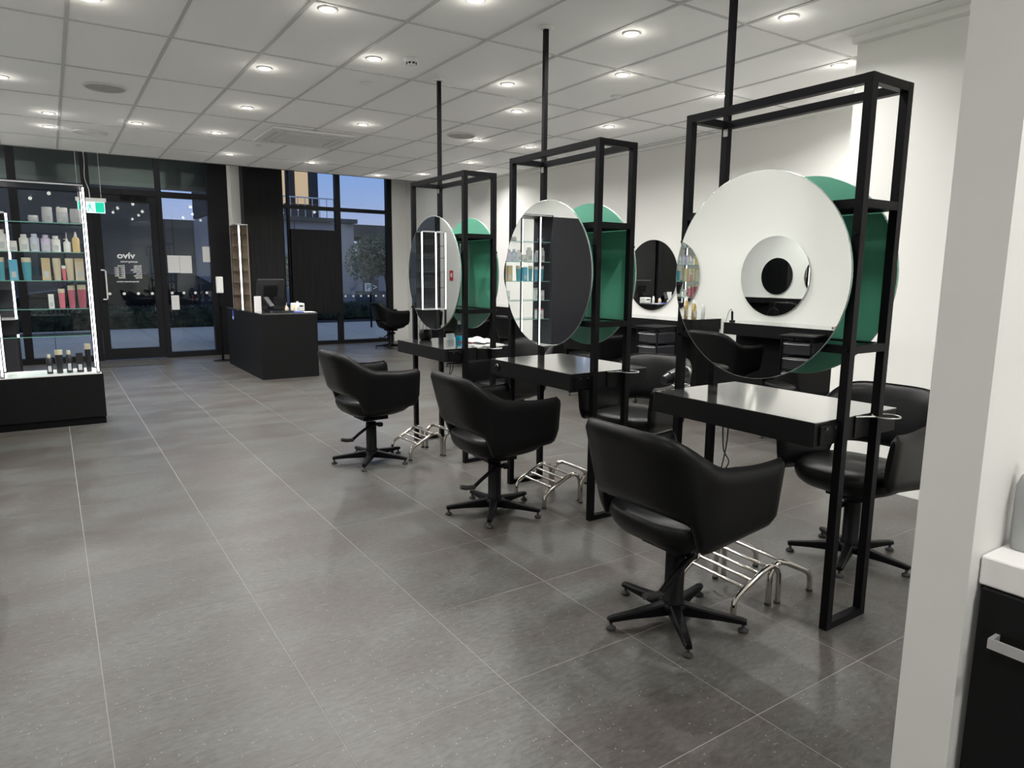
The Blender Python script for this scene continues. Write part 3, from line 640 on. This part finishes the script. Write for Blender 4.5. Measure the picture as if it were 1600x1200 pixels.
shelfprod(.488, [(73,83,30,'bottle','bottleblk','ltan','short black bottle with tan cap, leftmost on the white base'), (87,100,36,'tall','bottleblk','ltan','wide black bottle with broad tan cap on the white base'),
  (104,114,35,'bottle','bottleblk','ltan','slim black bottle with tan cap on the white base'), (120,131,30,'box','bottleblk','bottleblk','all black carton on the white base'), (134,144,44,'tall','bottleblk','ltan','tallest black bottle with tan cap beside the light strip')])
for xx, z, w, h, k, b_, c_, lab in ((-.52,1.866,.07,.05,'jar','tealb','white','low blue jar on topmost shelf, beyond the left frame edge'),
  (-.47,1.606,.075,.15,'bottle','paleblue','white','pale bottle on second shelf, seen in the middle mirror'), (-.555,1.606,.075,.19,'bottle','white','white','large cream bottle on second shelf, seen in the middle mirror'),
  (-.47,1.351,.07,.19,'tall','tealb','white','blue bottle on third shelf, seen in the middle mirror'), (-.55,1.351,.07,.20,'tall','teal','white','teal bottle on third shelf, seen in the middle mirror'),
  (-.47,1.096,.07,.16,'box','cloud','label','cream carton on fourth shelf, seen in the middle mirror'), (-.55,1.096,.07,.13,'box','cloud','label','smaller cream carton on fourth shelf, seen in middle mirror'),
  (-.52,.846,.10,.13,'box','cloud','dpink','white and rose carton on fifth shelf, seen in the middle mirror')):
    bottle(xx, 7.68, z, w, h, k, b_, c_, lab, PG)
# ------------------------------------------------------------------ reception
rd = thing('reception_desk', 'dark grey boxy reception desk in front of the black wood pillar', 'desk', (2.68, 10.5, 0))
B((-.39, -1.01, 0), (.38, 1.05, .875)).obj('desk_body', 'matte', rd)
B((-.392, -1.012, .875), (.382, 1.052, .895)).obj('desk_top', 'ttop', rd)
mo = thing('monitor', 'black touchscreen monitor seen from behind on the reception desk', 'monitor', (2.66, 10.35, .896), .15)
T = Matrix.Translation((0, 0, .30)) @ Matrix.Rotation(.28, 4, 'X')
MB().box((-.20, -.018, -.15), (.20, .018, .15), .01, T).obj('screen_housing', 'screen', mo)
MB().box((-.10, -.04, -.10), (.10, -.018, .06), .008, T).obj('rear_cover', 'matte', mo)
MB().box((-.13, -.10, 0), (.13, .12, .015), .004).obj('stand_base', 'black', mo); MB().box((-.04, -.02, .01), (.04, .03, .2), .004).obj('stand', 'black', mo)
cd = thing('card_stand', 'upright white card standing at left end of the reception desk', 'card', (2.36, 9.86, .896), .25)
MB().box((-.05, -.006, 0), (.05, .006, .215), .002).obj('card', 'paper', cd)
ep = thing('payment_terminal', 'black payment terminal tilted on a stand on the reception desk', 'terminal', (2.50, 9.82, .896), .5)
MB().box((-.05, -.05, 0), (.05, .05, .02), .004).obj('foot', 'black', ep)
MB().box((-.035, -.09, -.012), (.035, .09, .02), .008, Matrix.Translation((0, 0, .13)) @ Matrix.Rotation(.8, 4, 'X')).obj('handset', 'bottleblk', ep)
MB().cyl((0, 0, .02), (0, 0, .12), .01).obj('neck', 'black', ep)
for x, y, w, h, k, b_, c_, lab in ((2.72, 9.75, .045, .13, 'spray', 'ltan', 'white', 'small pump bottle on the reception desk by the monitor'), (2.80, 9.70, .04, .10, 'bottle', 'yellow', 'white', 'small yellowish bottle on the reception desk'), (2.88, 9.78, .05, .14, 'bottle', 'white', 'white', 'white bottle at the front of the reception desk')):
    bottle(x, y, .896, w, h, k, b_, c_, lab, 'bottles on the reception desk')
pf = thing('printer', 'small white receipt printer on the reception desk', 'printer', (2.93, 9.95, .896), .1)
MB().box((-.07, -.09, 0), (.07, .09, .11), .01).obj('housing', 'white', pf); MB().box((-.045, -.0915, .06), (.045, -.088, .08)).obj('paper_slot', 'black', pf)
kb = thing('keyboard', 'black keyboard lying flat on the reception desk', 'keyboard', (2.62, 9.62, .896), .1); MB().box((-.15, -.06, 0), (.15, .06, .018), .004).obj('case', 'bottleblk', kb)
t = MB()
for i in range(12):
    for j in range(4): t.box((-.14+i*.0235, -.05+j*.026, .018), (-.12+i*.0235, -.028+j*.026, .022))
t.obj('keys', 'black', kb)
tag(B((2.90, 9.50, .8955), (3.05, 9.70, .898)).obj('paper_sheet', 'paper'), 'white paper lying at the right end of the reception desk', 'paper')
tag(B((2.76, 9.49, .8955), (2.88, 9.66, .905)).obj('notebook', 'blue'), 'blue notebook lying on the reception desk', 'notebook')
cdh = thing('hanging_card', 'blue and white card hanging on side of the reception desk', 'card', (2.288, 11.10, .86))
B((-.004, -.04, -.14), (0, .04, 0)).obj('card_face', 'blue', cdh); B((-.005, -.03, -.13), (-.004, .03, -.09)).obj('white_strip', 'paper', cdh)
# pillar, LED display C and privacy panel
pl = struct(B((2.80, 12.3, -.001), (3.42, 13.0, HV)).obj('wall_pillar', 'panel'))
for z in (1.0, 2.0, 3.0): B((2.798, 12.298, z), (3.422, 12.3, z+.004)).obj('joint', 'black', pl)
struct(B((2.655, 12.55, -.001), (2.80, 13.0, HV)).obj('wall_column', 'wall'))
UC = thing('display_unit', 'narrow lit shelf tower against the dark wood pillar behind the desk', 'display unit', (2.7, 12.2, 0))
def U3(a, b, n, m, p=None): return B((a[0]-2.7, a[1]-12.2, a[2]), (b[0]-2.7, b[1]-12.2, b[2])).obj(n, m, p or UC)
U3((2.60, 12.12, 0), (2.80, 12.50, .84), 'base_cabinet', 'matte'); U3((2.60, 12.48, .84), (2.80, 12.50, 2.2), 'back', 'kraft'); U3((2.785, 12.12, .84), (2.80, 12.48, 2.2), 'side', 'kraft')
U3((2.60, 12.12, 2.2), (2.80, 12.50, 2.215), 'top', 'silver')
po = U3((2.64, 12.12, .84), (2.675, 12.14, 2.2), 'frame_post', 'alu'); U3((2.645, 12.114, .85), (2.668, 12.12, 2.19), 'led_strip', 'led', po)
po = U3((2.595, 12.46, .84), (2.602, 12.48, 2.2), 'frame_post', 'alu')
for k in range(6): U3((2.61, 12.15, 1.05+.2*k), (2.785, 12.47, 1.056+.2*k), 'glass_shelf', 'gshelf')
pp = thing('privacy_panel', 'dark wood privacy panel in the shopfront window behind the desk', 'panel', (4.42, 13.653, .63)); B((-.48, -.02, 0), (.47, .02, 1.62), .003).obj('board', 'panel', pp); B((-.485, -.022, 1.62), (.475, .022, 1.635)).obj('edge_trim', 'alu', pp)
# sanitiser stand
sn = thing('sanitiser_stand', 'slim black sanitiser stand with white dispenser beside the door', 'sanitiser stand', (2.27, 11.95, 0))
MB().lathe([(.15, 0), (.15, .008), (.02, .016)], n=32).obj('base', 'black', sn); MB().box((-.018, -.012, .01), (.018, .012, 1.36), .003).obj('pole', 'black', sn)
MB().box((-.05, -.09, 1.10), (.05, -.012, 1.36), .012).obj('dispenser', 'white', sn); MB().box((-.07, -.10, .88), (.07, .0, .89)).obj('drip_tray', 'black', sn)
# ------------------------------------------------------------------ shopfront
def window(name, x0, x1, z0, z1, y, fw=.05, kind='glass'):
    w = struct(MB().box((x0, y+.028, z0), (x1, y+.036, z1)).obj(name, 'glass')); return w
y = YF1
def fr_bar(x0, x1, z0, z1, yy=YF1, d=.11, name='mullion'):
    return B((x0, yy-d/2+.03, z0), (x1, yy+d/2+.03, z1)).obj(name, 'alu', SF)
SF = struct(thing('trim_1', '', '', (0, 0, 0))); del SF['label']; del SF['category']; SF.name = 'trim_shopfront'
for x0, x1 in ((XL, XL+.06), (-.40, -.29), (.53, .64), (1.55, 1.63), (2.33, 2.66)): fr_bar(x0, x1, 0, HV)
for x0, x1 in ((XL+.06, -.40), (-.29, .53), (.64, 1.55), (1.63, 2.33)):
    fr_bar(x0, x1, 2.63, 2.72, name='transom'); fr_bar(x0, x1, HV-.1, HV, name='head_rail')
    MB().box((x0, y+.028, 2.72), (x1, y+.034, HV-.1)).obj('upper_pane', 'glass', SF)
for x0, x1 in ((XL+.06, -.40), (-.29, .53), (1.63, 2.33)): fr_bar(x0, x1, 0, .09, name='sill')
wn = 1
for x0, x1 in ((XL+.06, -.40), (-.29, .53), (1.63, 2.33)): window('window_%d' % wn, x0, x1, .09, 2.63, y); wn += 1
# door leaf
dr = thing('door_1', '', '', (0, 0, 0)); del dr['label']; del dr['category']; struct(dr)
for a, b in (((.645, y-.02, .015), (.75, y+.04, 2.62)), ((1.45, y-.02, .015), (1.545, y+.04, 2.62))): B(a, b).obj('stile', 'alu', dr)
for z0, z1 in ((.015, .19), (2.52, 2.62)): B((.75, y-.02, z0), (1.45, y+.04, z1)).obj('rail', 'alu', dr)
gp = B((.75, y+.008, .19), (1.45, y+.014, 2.52)).obj('glass_pane', 'glass', dr)
hd = MB(); hd.box((.742, y-.085, .98), (.762, y-.07, 1.46)); hd.box((.69, y-.085, 1.44), (.762, y-.07, 1.46)); hd.box((.69, y-.085, .98), (.762, y-.07, 1.0)); hd.box((.69, y-.075, 1.44), (.705, y-.02, 1.46)); hd.box((.69, y-.075, .98), (.705, y-.02, 1.0)); hd.obj('pull_handle', 'cloud', dr)['label'] = 'white square pull handle'
B((1.05, y-.07, 2.63), (1.4, y-.03, 2.69)).obj('door_closer', 'alu', dr)
# decals on glass: round manifestation dots
def dots(parent, x0, x1, yy, n, z=1.075):
    for k in range(n):
        x = x0+(x1-x0)*k/(n-1); MB().lathe([(.021, 0), (.021, .001)], n=16).obj('safety_dot', 'vinyl', parent)
def dotrow(parent, x0, x1, yy, n, z):
    for k in range(n):
        x = x0+(x1-x0)*k/(n-1); MB().disc((x, yy, z), .023, 1, .001, 16).obj('safety_dot', 'vinyl', parent)
dotrow(dr, .79, 1.40, y+.005, 4, 1.075); dotrow(bpy.data.objects['window_3'], 1.70, 2.24, y+.025, 4, 1.08)
def text(s, size, loc, parent, m='vinyl', rot=(PI/2, 0, PI), align='CENTER', name='lettering', sx_=1, off=.0012):
    c = bpy.data.curves.new('t', 'FONT'); c.body = s; c.size = size; c.align_x = align; c.extrude = .0006; c.resolution_u = 3; c.offset = off
    o = bpy.data.objects.new('t', c); COL.objects.link(o); bpy.context.view_layer.update()
    me = bpy.data.meshes.new_from_object(o.evaluated_get(bpy.context.evaluated_depsgraph_get())); bpy.data.objects.remove(o)
    me.materials.append(MT[m]); o = bpy.data.objects.new(name, me); COL.objects.link(o); o.location = loc; o.rotation_euler = rot; o.scale = (sx_, 1, 1); o.parent = parent; return o
ty = y+.0075
text('vìvo', .135, (1.06, ty, 1.64), dr, off=.004, sx_=1.15, name='shop_lettering')
text('opening hours', .042, (1.10, ty, 1.575), dr, name='shop_lettering')
days = ('Monday', 'Tuesday', 'Wednesday', 'Thursday', 'Friday', 'Saturday', 'Sunday'); hrs = ('Closed', '9am - 5pm', '9am - 5pm', '9am - 8pm', '9am - 6pm', '9am - 5pm', 'Closed')
for k in range(7):
    z = 1.51-.0315*k
    text(days[k], .034, (1.27, ty, z), dr, align='LEFT', name='shop_lettering'); text(hrs[k], .034, (1.03, ty, z), dr, align='LEFT', name='shop_lettering')
text('hair appointments welcome', .028, (1.06, ty, 1.26), dr, name='shop_lettering')
for x0, x1, z0, z1, lab in ((1.66, 1.842, 1.415, 1.70, 'left of two white sheets stuck side by side on shopfront glass'), (1.846, 2.03, 1.41, 1.70, 'right of two white sheets stuck side by side on shopfront glass'), (2.21, 2.325, 1.60, 1.86, 'white notice by the right frame of shopfront glass'), (1.68, 1.80, .80, 1.04, 'small white notice stuck low on the shopfront glass')):
    o = tag(B((x0, y+.020, z0), (x1, y+.0215, z1)).obj('paper_notice', 'paper'), lab, 'notice', 'paper notices on the shopfront glass')
# right hand shopfront
SR = struct(thing('trim_s', '', '', (0, 0, 0))); del SR['label']; del SR['category']; SR.name = 'trim_shopfront_right'
SF = SR; y = YF2
for x0, x1 in ((3.42, 3.50), (3.76, 3.83), (3.91, 3.95), (4.86, 4.96), (5.95, 6.06)): fr_bar(x0, x1, 0, HV, y)
segs = ((3.50, 3.76), (3.83, 3.91), (3.95, 4.86), (4.96, 5.95))
for x0, x1 in segs:
    fr_bar(x0, x1, 2.65, 2.72, y, name='transom'); fr_bar(x0, x1, 0, .07, y, name='sill'); fr_bar(x0, x1, HV-.1, HV, y, name='head_rail')
    MB().box((x0, y+.028, 2.72), (x1, y+.034, HV-.1)).obj('upper_pane', 'glass', SR)
    window('window_%d' % wn, x0, x1, .07, 2.65, y); wn += 1
dotrow(bpy.data.objects['window_7'], 5.03, 5.86, y+.025, 6, .965)
struct(B((3.40, 12.95, -.001), (3.44, YF2+.08, HV)).obj('wall_return', 'panel'))
# door mat
dm = thing('door_mat', 'dark grey door mat in front of the glass door', 'door mat', (.97, 12.33, 0)); B((-.42, -.42, .0002), (.42, .42, .010), .003).obj('pile', 'mat_', dm); 
t = MB()
for a, b in (((-.44, -.44), (.44, -.42)), ((-.44, .42), (.44, .44)), ((-.44, -.42), (-.42, .42)), ((.42, -.42), (.44, .42))): t.box((a[0], a[1], .0002), (b[0], b[1], .008))
t.obj('rubber_border', 'rubber', dm)
# exit sign
ex = thing('exit_sign', 'green running man exit sign hanging from white cords', 'exit sign', (.545, 10.95, 2.20))
B((-.175, -.02, .145), (.175, .02, .195), .004).obj('housing', 'white', ex)
B((-.155, -.004, 0), (.155, .004, .145)).obj('sign_panel', 'exwhite', ex)
for x0, x1 in ((-.148, -.075), (.045, .148)): B((x0, -.0055, .008), (x1, -.004, .138)).obj('green_field', 'exgreen', ex)
mn = MB(); yy = -.0052
def limb(pts, rr): mn.tube([(a-.015, yy, b) for a, b in pts], rr, 6)
mn.lathe([(.0005, -.009), (.007, -.006), (.009, 0), (.007, .006), (.0005, .009)], (-.012, yy, .118), 12, sy=.2)
limb([(-.008, .104), (.0, .066)], .009); limb([(.0, .07), (-.022, .05), (-.02, .03), (-.035, .014)], .0055); limb([(.002, .066), (.02, .046), (.032, .02), (.045, .018)], .0055); limb([(-.006, .102), (-.028, .088), (-.036, .07)], .004); limb([(-.006, .102), (.018, .092), (.026, .078)], .004)
mn.obj('running_figure', 'exgreen', ex)
for x in (-.14, .12): MB().cyl((x, 0, .195), (x, 0, H-2.20), .003, 6).obj('suspension_wire', 'white', ex)
MB().tube(smoothpath([(-.01, 0, .195), (-.015, 0, .3), (-.05, 0, .45), (-.04, 0, .65), (-.045, 0, H-2.20)], 6), .0045, 6).obj('power_cord', 'white', ex)
# fire sign on left wall
fs = thing('fire_sign', 'small red and white fire sign on the left wall near the shopfront', 'sign', (XL+.001, 12.33, 1.40)); B((0, -.07, -.1), (.004, .07, .1)).obj('plate', 'red', fs); B((.004, -.04, -.03), (.005, .03, .05)).obj('pictogram', 'paper', fs)
# ------------------------------------------------------------------ things on tables
bg_ = thing('tool_bag', 'small black bag with looped cord handles on farthest styling table', 'bag', (2.60, 5.22, tz+.0005), .4)
MB().lathe([(.052, 0), (.062, .01), (.066, .05), (.058, .082), (.045, .09)], n=24, sy=.7).obj('body', 'leather', bg_)
for s in (-1, 1): MB().tube(smoothpath([(-.05, s*.02, .07), (-.058, s*.025, .13), (-.03, s*.025, .165), (.01, s*.02, .155), (.045, s*.02, .08)], 5), .0035, 6).obj('handle', 'steel', bg_)
wb = thing('spray_bottle', 'clear spray bottle with bright cyan base on farthest styling table', 'bottle', (2.80, 5.0, tz+.0005))
MB().lathe([(.030, 0), (.031, .004), (.031, .045)], n=24).obj('blue_liquid', 'cyan', wb)['label'] = 'cyan coloured lower half'
MB().lathe([(.030, .045), (.030, .10), (.020, .125), (.012, .14)], n=24).obj('bottle_body', 'acr', wb); MB().lathe([(.0135, .14), (.0135, .165), (.006, .17)], n=16).obj('cap', 'white', wb)
gb = thing('tissue_box', 'small white box behind the cyan bottle on farthest table', 'box', (2.77, 5.10, tz+.0005)); B((-.03, -.02, 0), (.03, .02, .055), .002).obj('carton_body', 'paper', gb); B((-.015, -.006, .0552), (.015, .006, .0556)).obj('slot', 'label', gb)
def papers():
    o = thing('folded_towel', 'crumpled white cloth and papers lying on the farthest styling table', 'towel', (2.895, 4.85, tz+.0005), .35)
    N = 14; t = MB(); V = []; 
    for i in range(N):
        for j in range(N):
            a, b = i/(N-1)-.5, j/(N-1)-.5; ee = min(.5-abs(a), .5-abs(b))
            z = .004+.036*(1-(abs(a)*2)**2)*(1-(abs(b)*2)**3)*(.6+.4*math.sin(7*a+3*b))+.006*math.sin(17*a-9*b)*(ee > 0)
            V.append((a*.17*(1+.1*math.sin(9*b)), b*.24*(1+.08*math.sin(11*a)), max(z, .002)))
    F = [(i*N+j, (i+1)*N+j, (i+1)*N+j+1, i*N+j+1) for i in range(N-1) for j in range(N-1)]
    o2 = t.add(V, F, True).obj('cloth', 'sheetw', o); sd = o2.modifiers.new('s', 'SOLIDIFY'); sd.thickness = .003; sd.offset = 1
    B((-.11, -.02, 0), (-.07, .12, .006)).obj('magazine', 'dpink', o)
papers()
kn = thing('cable_knob', 'small chrome knob on the side of the middle styling table', 'knob', (2.402, 3.77, .845)); MB().disc((-.006, 0, 0), .024, 0, .006, 24).obj('plate', 'black', kn); MB().tube([(-.01, .014*math.cos(a/12*PI), .014*math.sin(a/12*PI)) for a in range(13)], .003, 6).obj('ring', 'steel', kn)
hdry = thing('hair_dryer', 'black and chrome hair dryer at the far edge of the nearest styling table', 'hair dryer', (2.62, 2.415, .80), .1)
t = MB(); t.cyl((-.07, 0, .13), (.05, 0, .15), .034, 20, .038); t.obj('barrel', 'bottleblk', hdry)
MB().cyl((.05, 0, .15), (.085, 0, .156), .038, 20, .022).obj('rear_filter', 'steel', hdry); MB().cyl((-.07, 0, .13), (-.11, 0, .123), .03, 20, .022).obj('nozzle', 'bottleblk', hdry)
MB().cyl((.02, 0, .13), (.035, 0, -.0), .017, 14, .013).obj('handle', 'bottleblk', hdry)
MB().tube([(.03+.045*math.cos(a*PI/12), .045*math.sin(a*PI/12), .086) for a in range(24)], .0035, 8, True).obj('holder_ring', 'steel', hdry)
MB().tube([(.03, -.045, .086), (.03, -.055, .06), (.03, -.05, -.0)], .004, 8).obj('holder_bracket', 'black', hdry)
# left bench items and right bench items
for k, (x, y_, w, h, c) in enumerate(((-1.33, 5.66, .055, .22, 'gold'), (-1.42, 5.72, .055, .19, 'ltan'), (-1.30, 5.75, .05, .26, 'gold'), (-1.45, 5.62, .05, .17, 'label'))):
    bottle(x, y_, .931, w, h, 'bottle', c, 'white', ('tall gold bottle at bench end, seen in large mirror edge', 'pale tan bottle on the left bench behind the gold one', 'tallest gold bottle on the left bench', 'grey bottle on the left bench end')[k], 'bottles on the left wall bench')
cl = thing('ring_light_clamp', 'thin black clamp arm with looped cord on the left bench end', 'clamp', (-1.28, 5.05, .931))
MB().tube([(0, 0, 0), (.01, 0, .12)], .012, 10).obj('arm', 'black', cl); MB().tube(smoothpath([(.01, 0, .12), (-.02, .04, .14), (-.04, .09, .10), (-.03, .11, .0)], 6), .003, 6).obj('cord', 'cable', cl); MB().box((-.03, -.02, .0), (.03, .02, .02), .004).obj('clamp_base', 'black', cl)
rc = thing('hair_clippers', 'red hair clippers lying on the left wall bench', 'clippers', (-1.32, 3.80, .931), .6)
MB().box((-.08, -.02, 0), (.05, .02, .035), .01).obj('body', 'red', rc); MB().box((.05, -.018, .005), (.075, .018, .028), .003).obj('blade', 'steel', rc)
# ------------------------------------------------------------------ outside
struct(B((-60, YF2+.12, -.25), (80, 120, -.06)).obj('ground_street', 'road'))
gp_ = struct(B((-14, YF1+.12, -.06), (30, 19.8, -.03)).obj('ground_pavement', 'grout'))
mm = None
for i in range(-6, 16):
    for j in range(8):
        x = i*.9; yy = 13.0+.85*j
        if mm is None: mm = MB().box((.006, .006, -.03), (.894, .844, -.012), .002).obj('paver', 'pave', gp_); o = mm
        else: o = mm.copy(); COL.objects.link(o); o.parent = gp_
        o.location = (x, yy, 0)
random.seed(3)
def leaves(t, c, rad, n, s):
    for _ in range(n):
        while True:
            p = Vector((random.uniform(-1, 1), random.uniform(-1, 1), random.uniform(-1, 1)))
            if p.length <= 1: break
        p = p.normalized()*(p.length**.4); q = Vector(c)+Vector((p.x*rad[0], p.y*rad[1], p.z*rad[2]))
        a = Vector((random.uniform(-1, 1), random.uniform(-1, 1), random.uniform(-1, 1))).normalized(); b = a.orthogonal().normalized(); w = s*random.uniform(.6, 1.3)
        t.add([tuple(q-a*w), tuple(q+b*w*.45), tuple(q+a*w), tuple(q-b*w*.45)], [(0, 1, 2, 3)])
def hedge(x0, x1, yy, lab, z1=.75):
    o = thing('hedge', lab, 'hedge', ((x0+x1)/2, yy, -.03)); hx = (x1-x0)/2
    MB().box((-hx, -.28, 0), (hx, .28, z1-.12), .05).obj('inner_mass', 'hedge', o)
    t = MB()
    n = int((x1-x0)*900)
    for _ in range(n):
        sd = random.random(); x = random.uniform(-hx, hx)
        if sd < .55: q = Vector((x, -.30+random.uniform(-.05, .05), random.uniform(0, z1)))
        else: q = Vector((x, random.uniform(-.3, .3), z1+random.uniform(-.14, .03)))
        a = Vector((random.uniform(-1, 1), random.uniform(-1, 1), random.uniform(-1, 1))).normalized(); b = a.orthogonal().normalized(); w = .035*random.uniform(.6, 1.3)
        t.add([tuple(q-a*w), tuple(q+b*w*.5), tuple(q+a*w), tuple(q-b*w*.5)], [(0, 1, 2, 3)])
    q = t.obj('leaf_surface', 'hedge', o); q['kind'] = 'stuff'
hedge(-4, 4.6, 20.2, 'dark clipped hedge beyond the pavement outside the glass door', .55); hedge(6.5, 16.0, 22.0, 'low dark hedge beyond the pavement outside the right windows', .5)
def tree(x, yy, h, rad, lab, n=5200, m='tree'):
    o = thing('tree', lab, 'tree', (x, yy, -.06)); t = MB(); t.tube(smoothpath([(0, 0, 0), (.06, 0, h*.3), (-.04, .05, h*.55), (.05, 0, h*.8)], 4), .06, 8)
    for a in range(5): t.tube([(0, 0, h*.45), (rad*.6*math.cos(a*1.3), rad*.5*math.sin(a*1.3), h*.8)], .025, 6)
    t.obj('trunk', 'trunk', o); t = MB(); 
    for a in range(7): leaves(t, (rad*.55*math.cos(a*.9), rad*.5*math.sin(a*.9), h*(.62+.05*(a % 3))), (rad*.55, rad*.5, h*.26), n//7, .075)
    leaves(t, (0, 0, h*.78), (rad*.7, rad*.6, h*.2), n//4, .075)
    q = t.obj('foliage', m, o); q['kind'] = 'stuff'
tree(11.0, 25.5, 3.1, 1.45, 'small leafy tree in the car park outside the right window')
tree(13.2, 27.0, 2.6, 1.0, 'second small tree at the right edge of the shopfront window', 3500)
tree(8.6, 28.6, 2.4, .9, 'small tree behind the parking sign outside the window', 2500)
def car(x, yy, rz, m, lab):
    o = thing('car', lab, 'car', (x, yy, -.06), rz)
    prof = [(-2.1, .35), (-2.15, .75), (-1.6, .92), (-.9, 1.0), (-.3, 1.42), (.9, 1.45), (1.7, 1.02), (2.1, .95), (2.15, .4)]
    R = []
    for yv, k in ((-.88, .97), (-.82, 1), (.82, 1), (.88, .97)): R.append([(a, yv, .35+(b-.35)*k) for a, b in prof])
    MB().rings(R, True, False).obj('body', m, o)
    for s in (-1, 1):
        t = MB(); t.add([(-.75, s*.885, 1.0), (1.45, s*.885, 1.02), (.85, s*.885, 1.36), (-.28, s*.885, 1.35)], [(0, 1, 2, 3)]); t.obj('side_window', 'carglass', o)
        for a in (-1.35, 1.35):
            w = MB().cyl((a, s*.78, .33), (a, s*.92, .33), .33, 24).obj('wheel', 'rubber', o); MB().cyl((a, s*.90, .33), (a, s*.93, .33), .2, 20).obj('hub_cap', 'blddk', w)
        MB().box((-2.17, s*.5, .62), (-2.08, s*.8, .74)).obj('headlight', 'cloud', o); MB().box((2.08, s*.5, .7), (2.17, s*.8, .84)).obj('tail_light', 'red', o)
    t = MB(); t.add([(-.95, -.7, 1.02), (-.95, .7, 1.02), (-.33, .62, 1.40), (-.33, -.62, 1.40)], [(0, 1, 2, 3)]); t.obj('windscreen', 'carglass', o)
car(15.6, 29, .3, 'car', 'blue car parked beyond the trees outside the right window')
car(1.2, 22.2, .0, 'cardk', 'dark car parked beyond the hedge outside the glass door')
car(3.6, 30, .1, 'cardk', 'dark car parked farther back beyond the hedge outside the door')
# buildings
b1 = thing('office_building', 'dark grey low building across the car park behind the door', 'building', (-8, 44, -.06))
B((-40, 0, 0), (13.6, 8, 6.6)).obj('wall', 'bld', b1); B((13.6, 0, 0), (17.6, 8, 4.4)).obj('low_wing', 'bld', b1)
B((-40, -.4, 6.2), (13.6, 0, 6.6)).obj('parapet', 'blddk', b1)
for k in range(9): w = B((-26+4.2*k, -.08, 1.2), (-23.4+4.2*k, 0.02, 2.9)).obj('window', 'blddk', b1)
b2 = thing('apartment_building', 'pale apartment building with orange lit windows outside the right window', 'building', (10.2, 33, -.06))
B((-4, 0, 0), (2.4, 5, 4.0)).obj('wall', 'bldp', b2); B((-4.2, -.3, 3.85), (2.5, 0, 4.05)).obj('ledge', 'bld', b2); B((-4, .6, 4.05), (.9, 5, 12)).obj('upper_storey', 'blddk', b2)
for k in range(3): w = B((-2.2+1.0*k, .52, 4.7), (-1.6+1.0*k, .62, 8.3)).obj('window', 'lit', b2); 
B((-2.4, -.25, 4.9), (1.4, -.2, 4.96)).obj('balcony_rail', 'silver', b2)
for k in range(12): B((-2.4+.34*k, -.24, 4.05), (-2.37+.34*k, -.21, 4.9)).obj('baluster', 'silver', b2)
B((-.5, -.02, 0), (-.46, 0, 3.85)).obj('joint', 'bld', b2)
cnp = thing('road_canopy', 'long dark canopy roof crossing behind the trees outside', 'canopy', (16.4, 36, -.06))
B((-3.5, 0, 3.4), (12, 5, 4.05)).obj('roof', 'bld', cnp)
for x in (-3, 2, 7, 11.5): B((x, .2, 0), (x+.3, .5, 3.4)).obj('post', 'blddk', cnp)
b3 = thing('distant_building', 'pale distant wall low behind the right window trees', 'building', (20, 55, -.06)); B((-8, 0, 0), (20, 6, 2.6)).obj('wall', 'bldp', b3); B((-8, -.2, 2.6), (20, 6, 2.9)).obj('roof', 'bld', b3)
ps = thing('parking_sign', 'black parking sign with white P box and arrow outside', 'sign', (7.15, 17.6, -.03))
MB().cyl((0, 0, 0), (0, 0, 1.35), .025).obj('post', 'black', ps); B((-.22, -.02, .90), (.22, .0, 1.30)).obj('sign_board', 'blddk', ps)
o = B((-.17, -.023, .98), (.02, -.0205, 1.20)).obj('white_box', 'vinyl', ps)
text('P', .2, (-.075, -.024, 1.02), ps, 'blddk', (PI/2, 0, 0)); text('>', .24, (.12, -.024, 1.01), ps, 'vinyl', (PI/2, 0, 0))
# canopy over the door outside
struct(B((XL-4, YF1+.16, 3.35), (3.39, 14.0, 3.9)).obj('ceiling_canopy', 'void')); struct(B((XL-4, 13.5, 2.84), (3.39, 13.7, 3.35)).obj('trim_fascia', 'bulk'))
struct(B((2.9, 15.3, -.03), (3.35, 15.7, 3.35)).obj('trim_column', 'blddk'))
bpy.context.view_layer.update()
# drop unused unnamed helper data
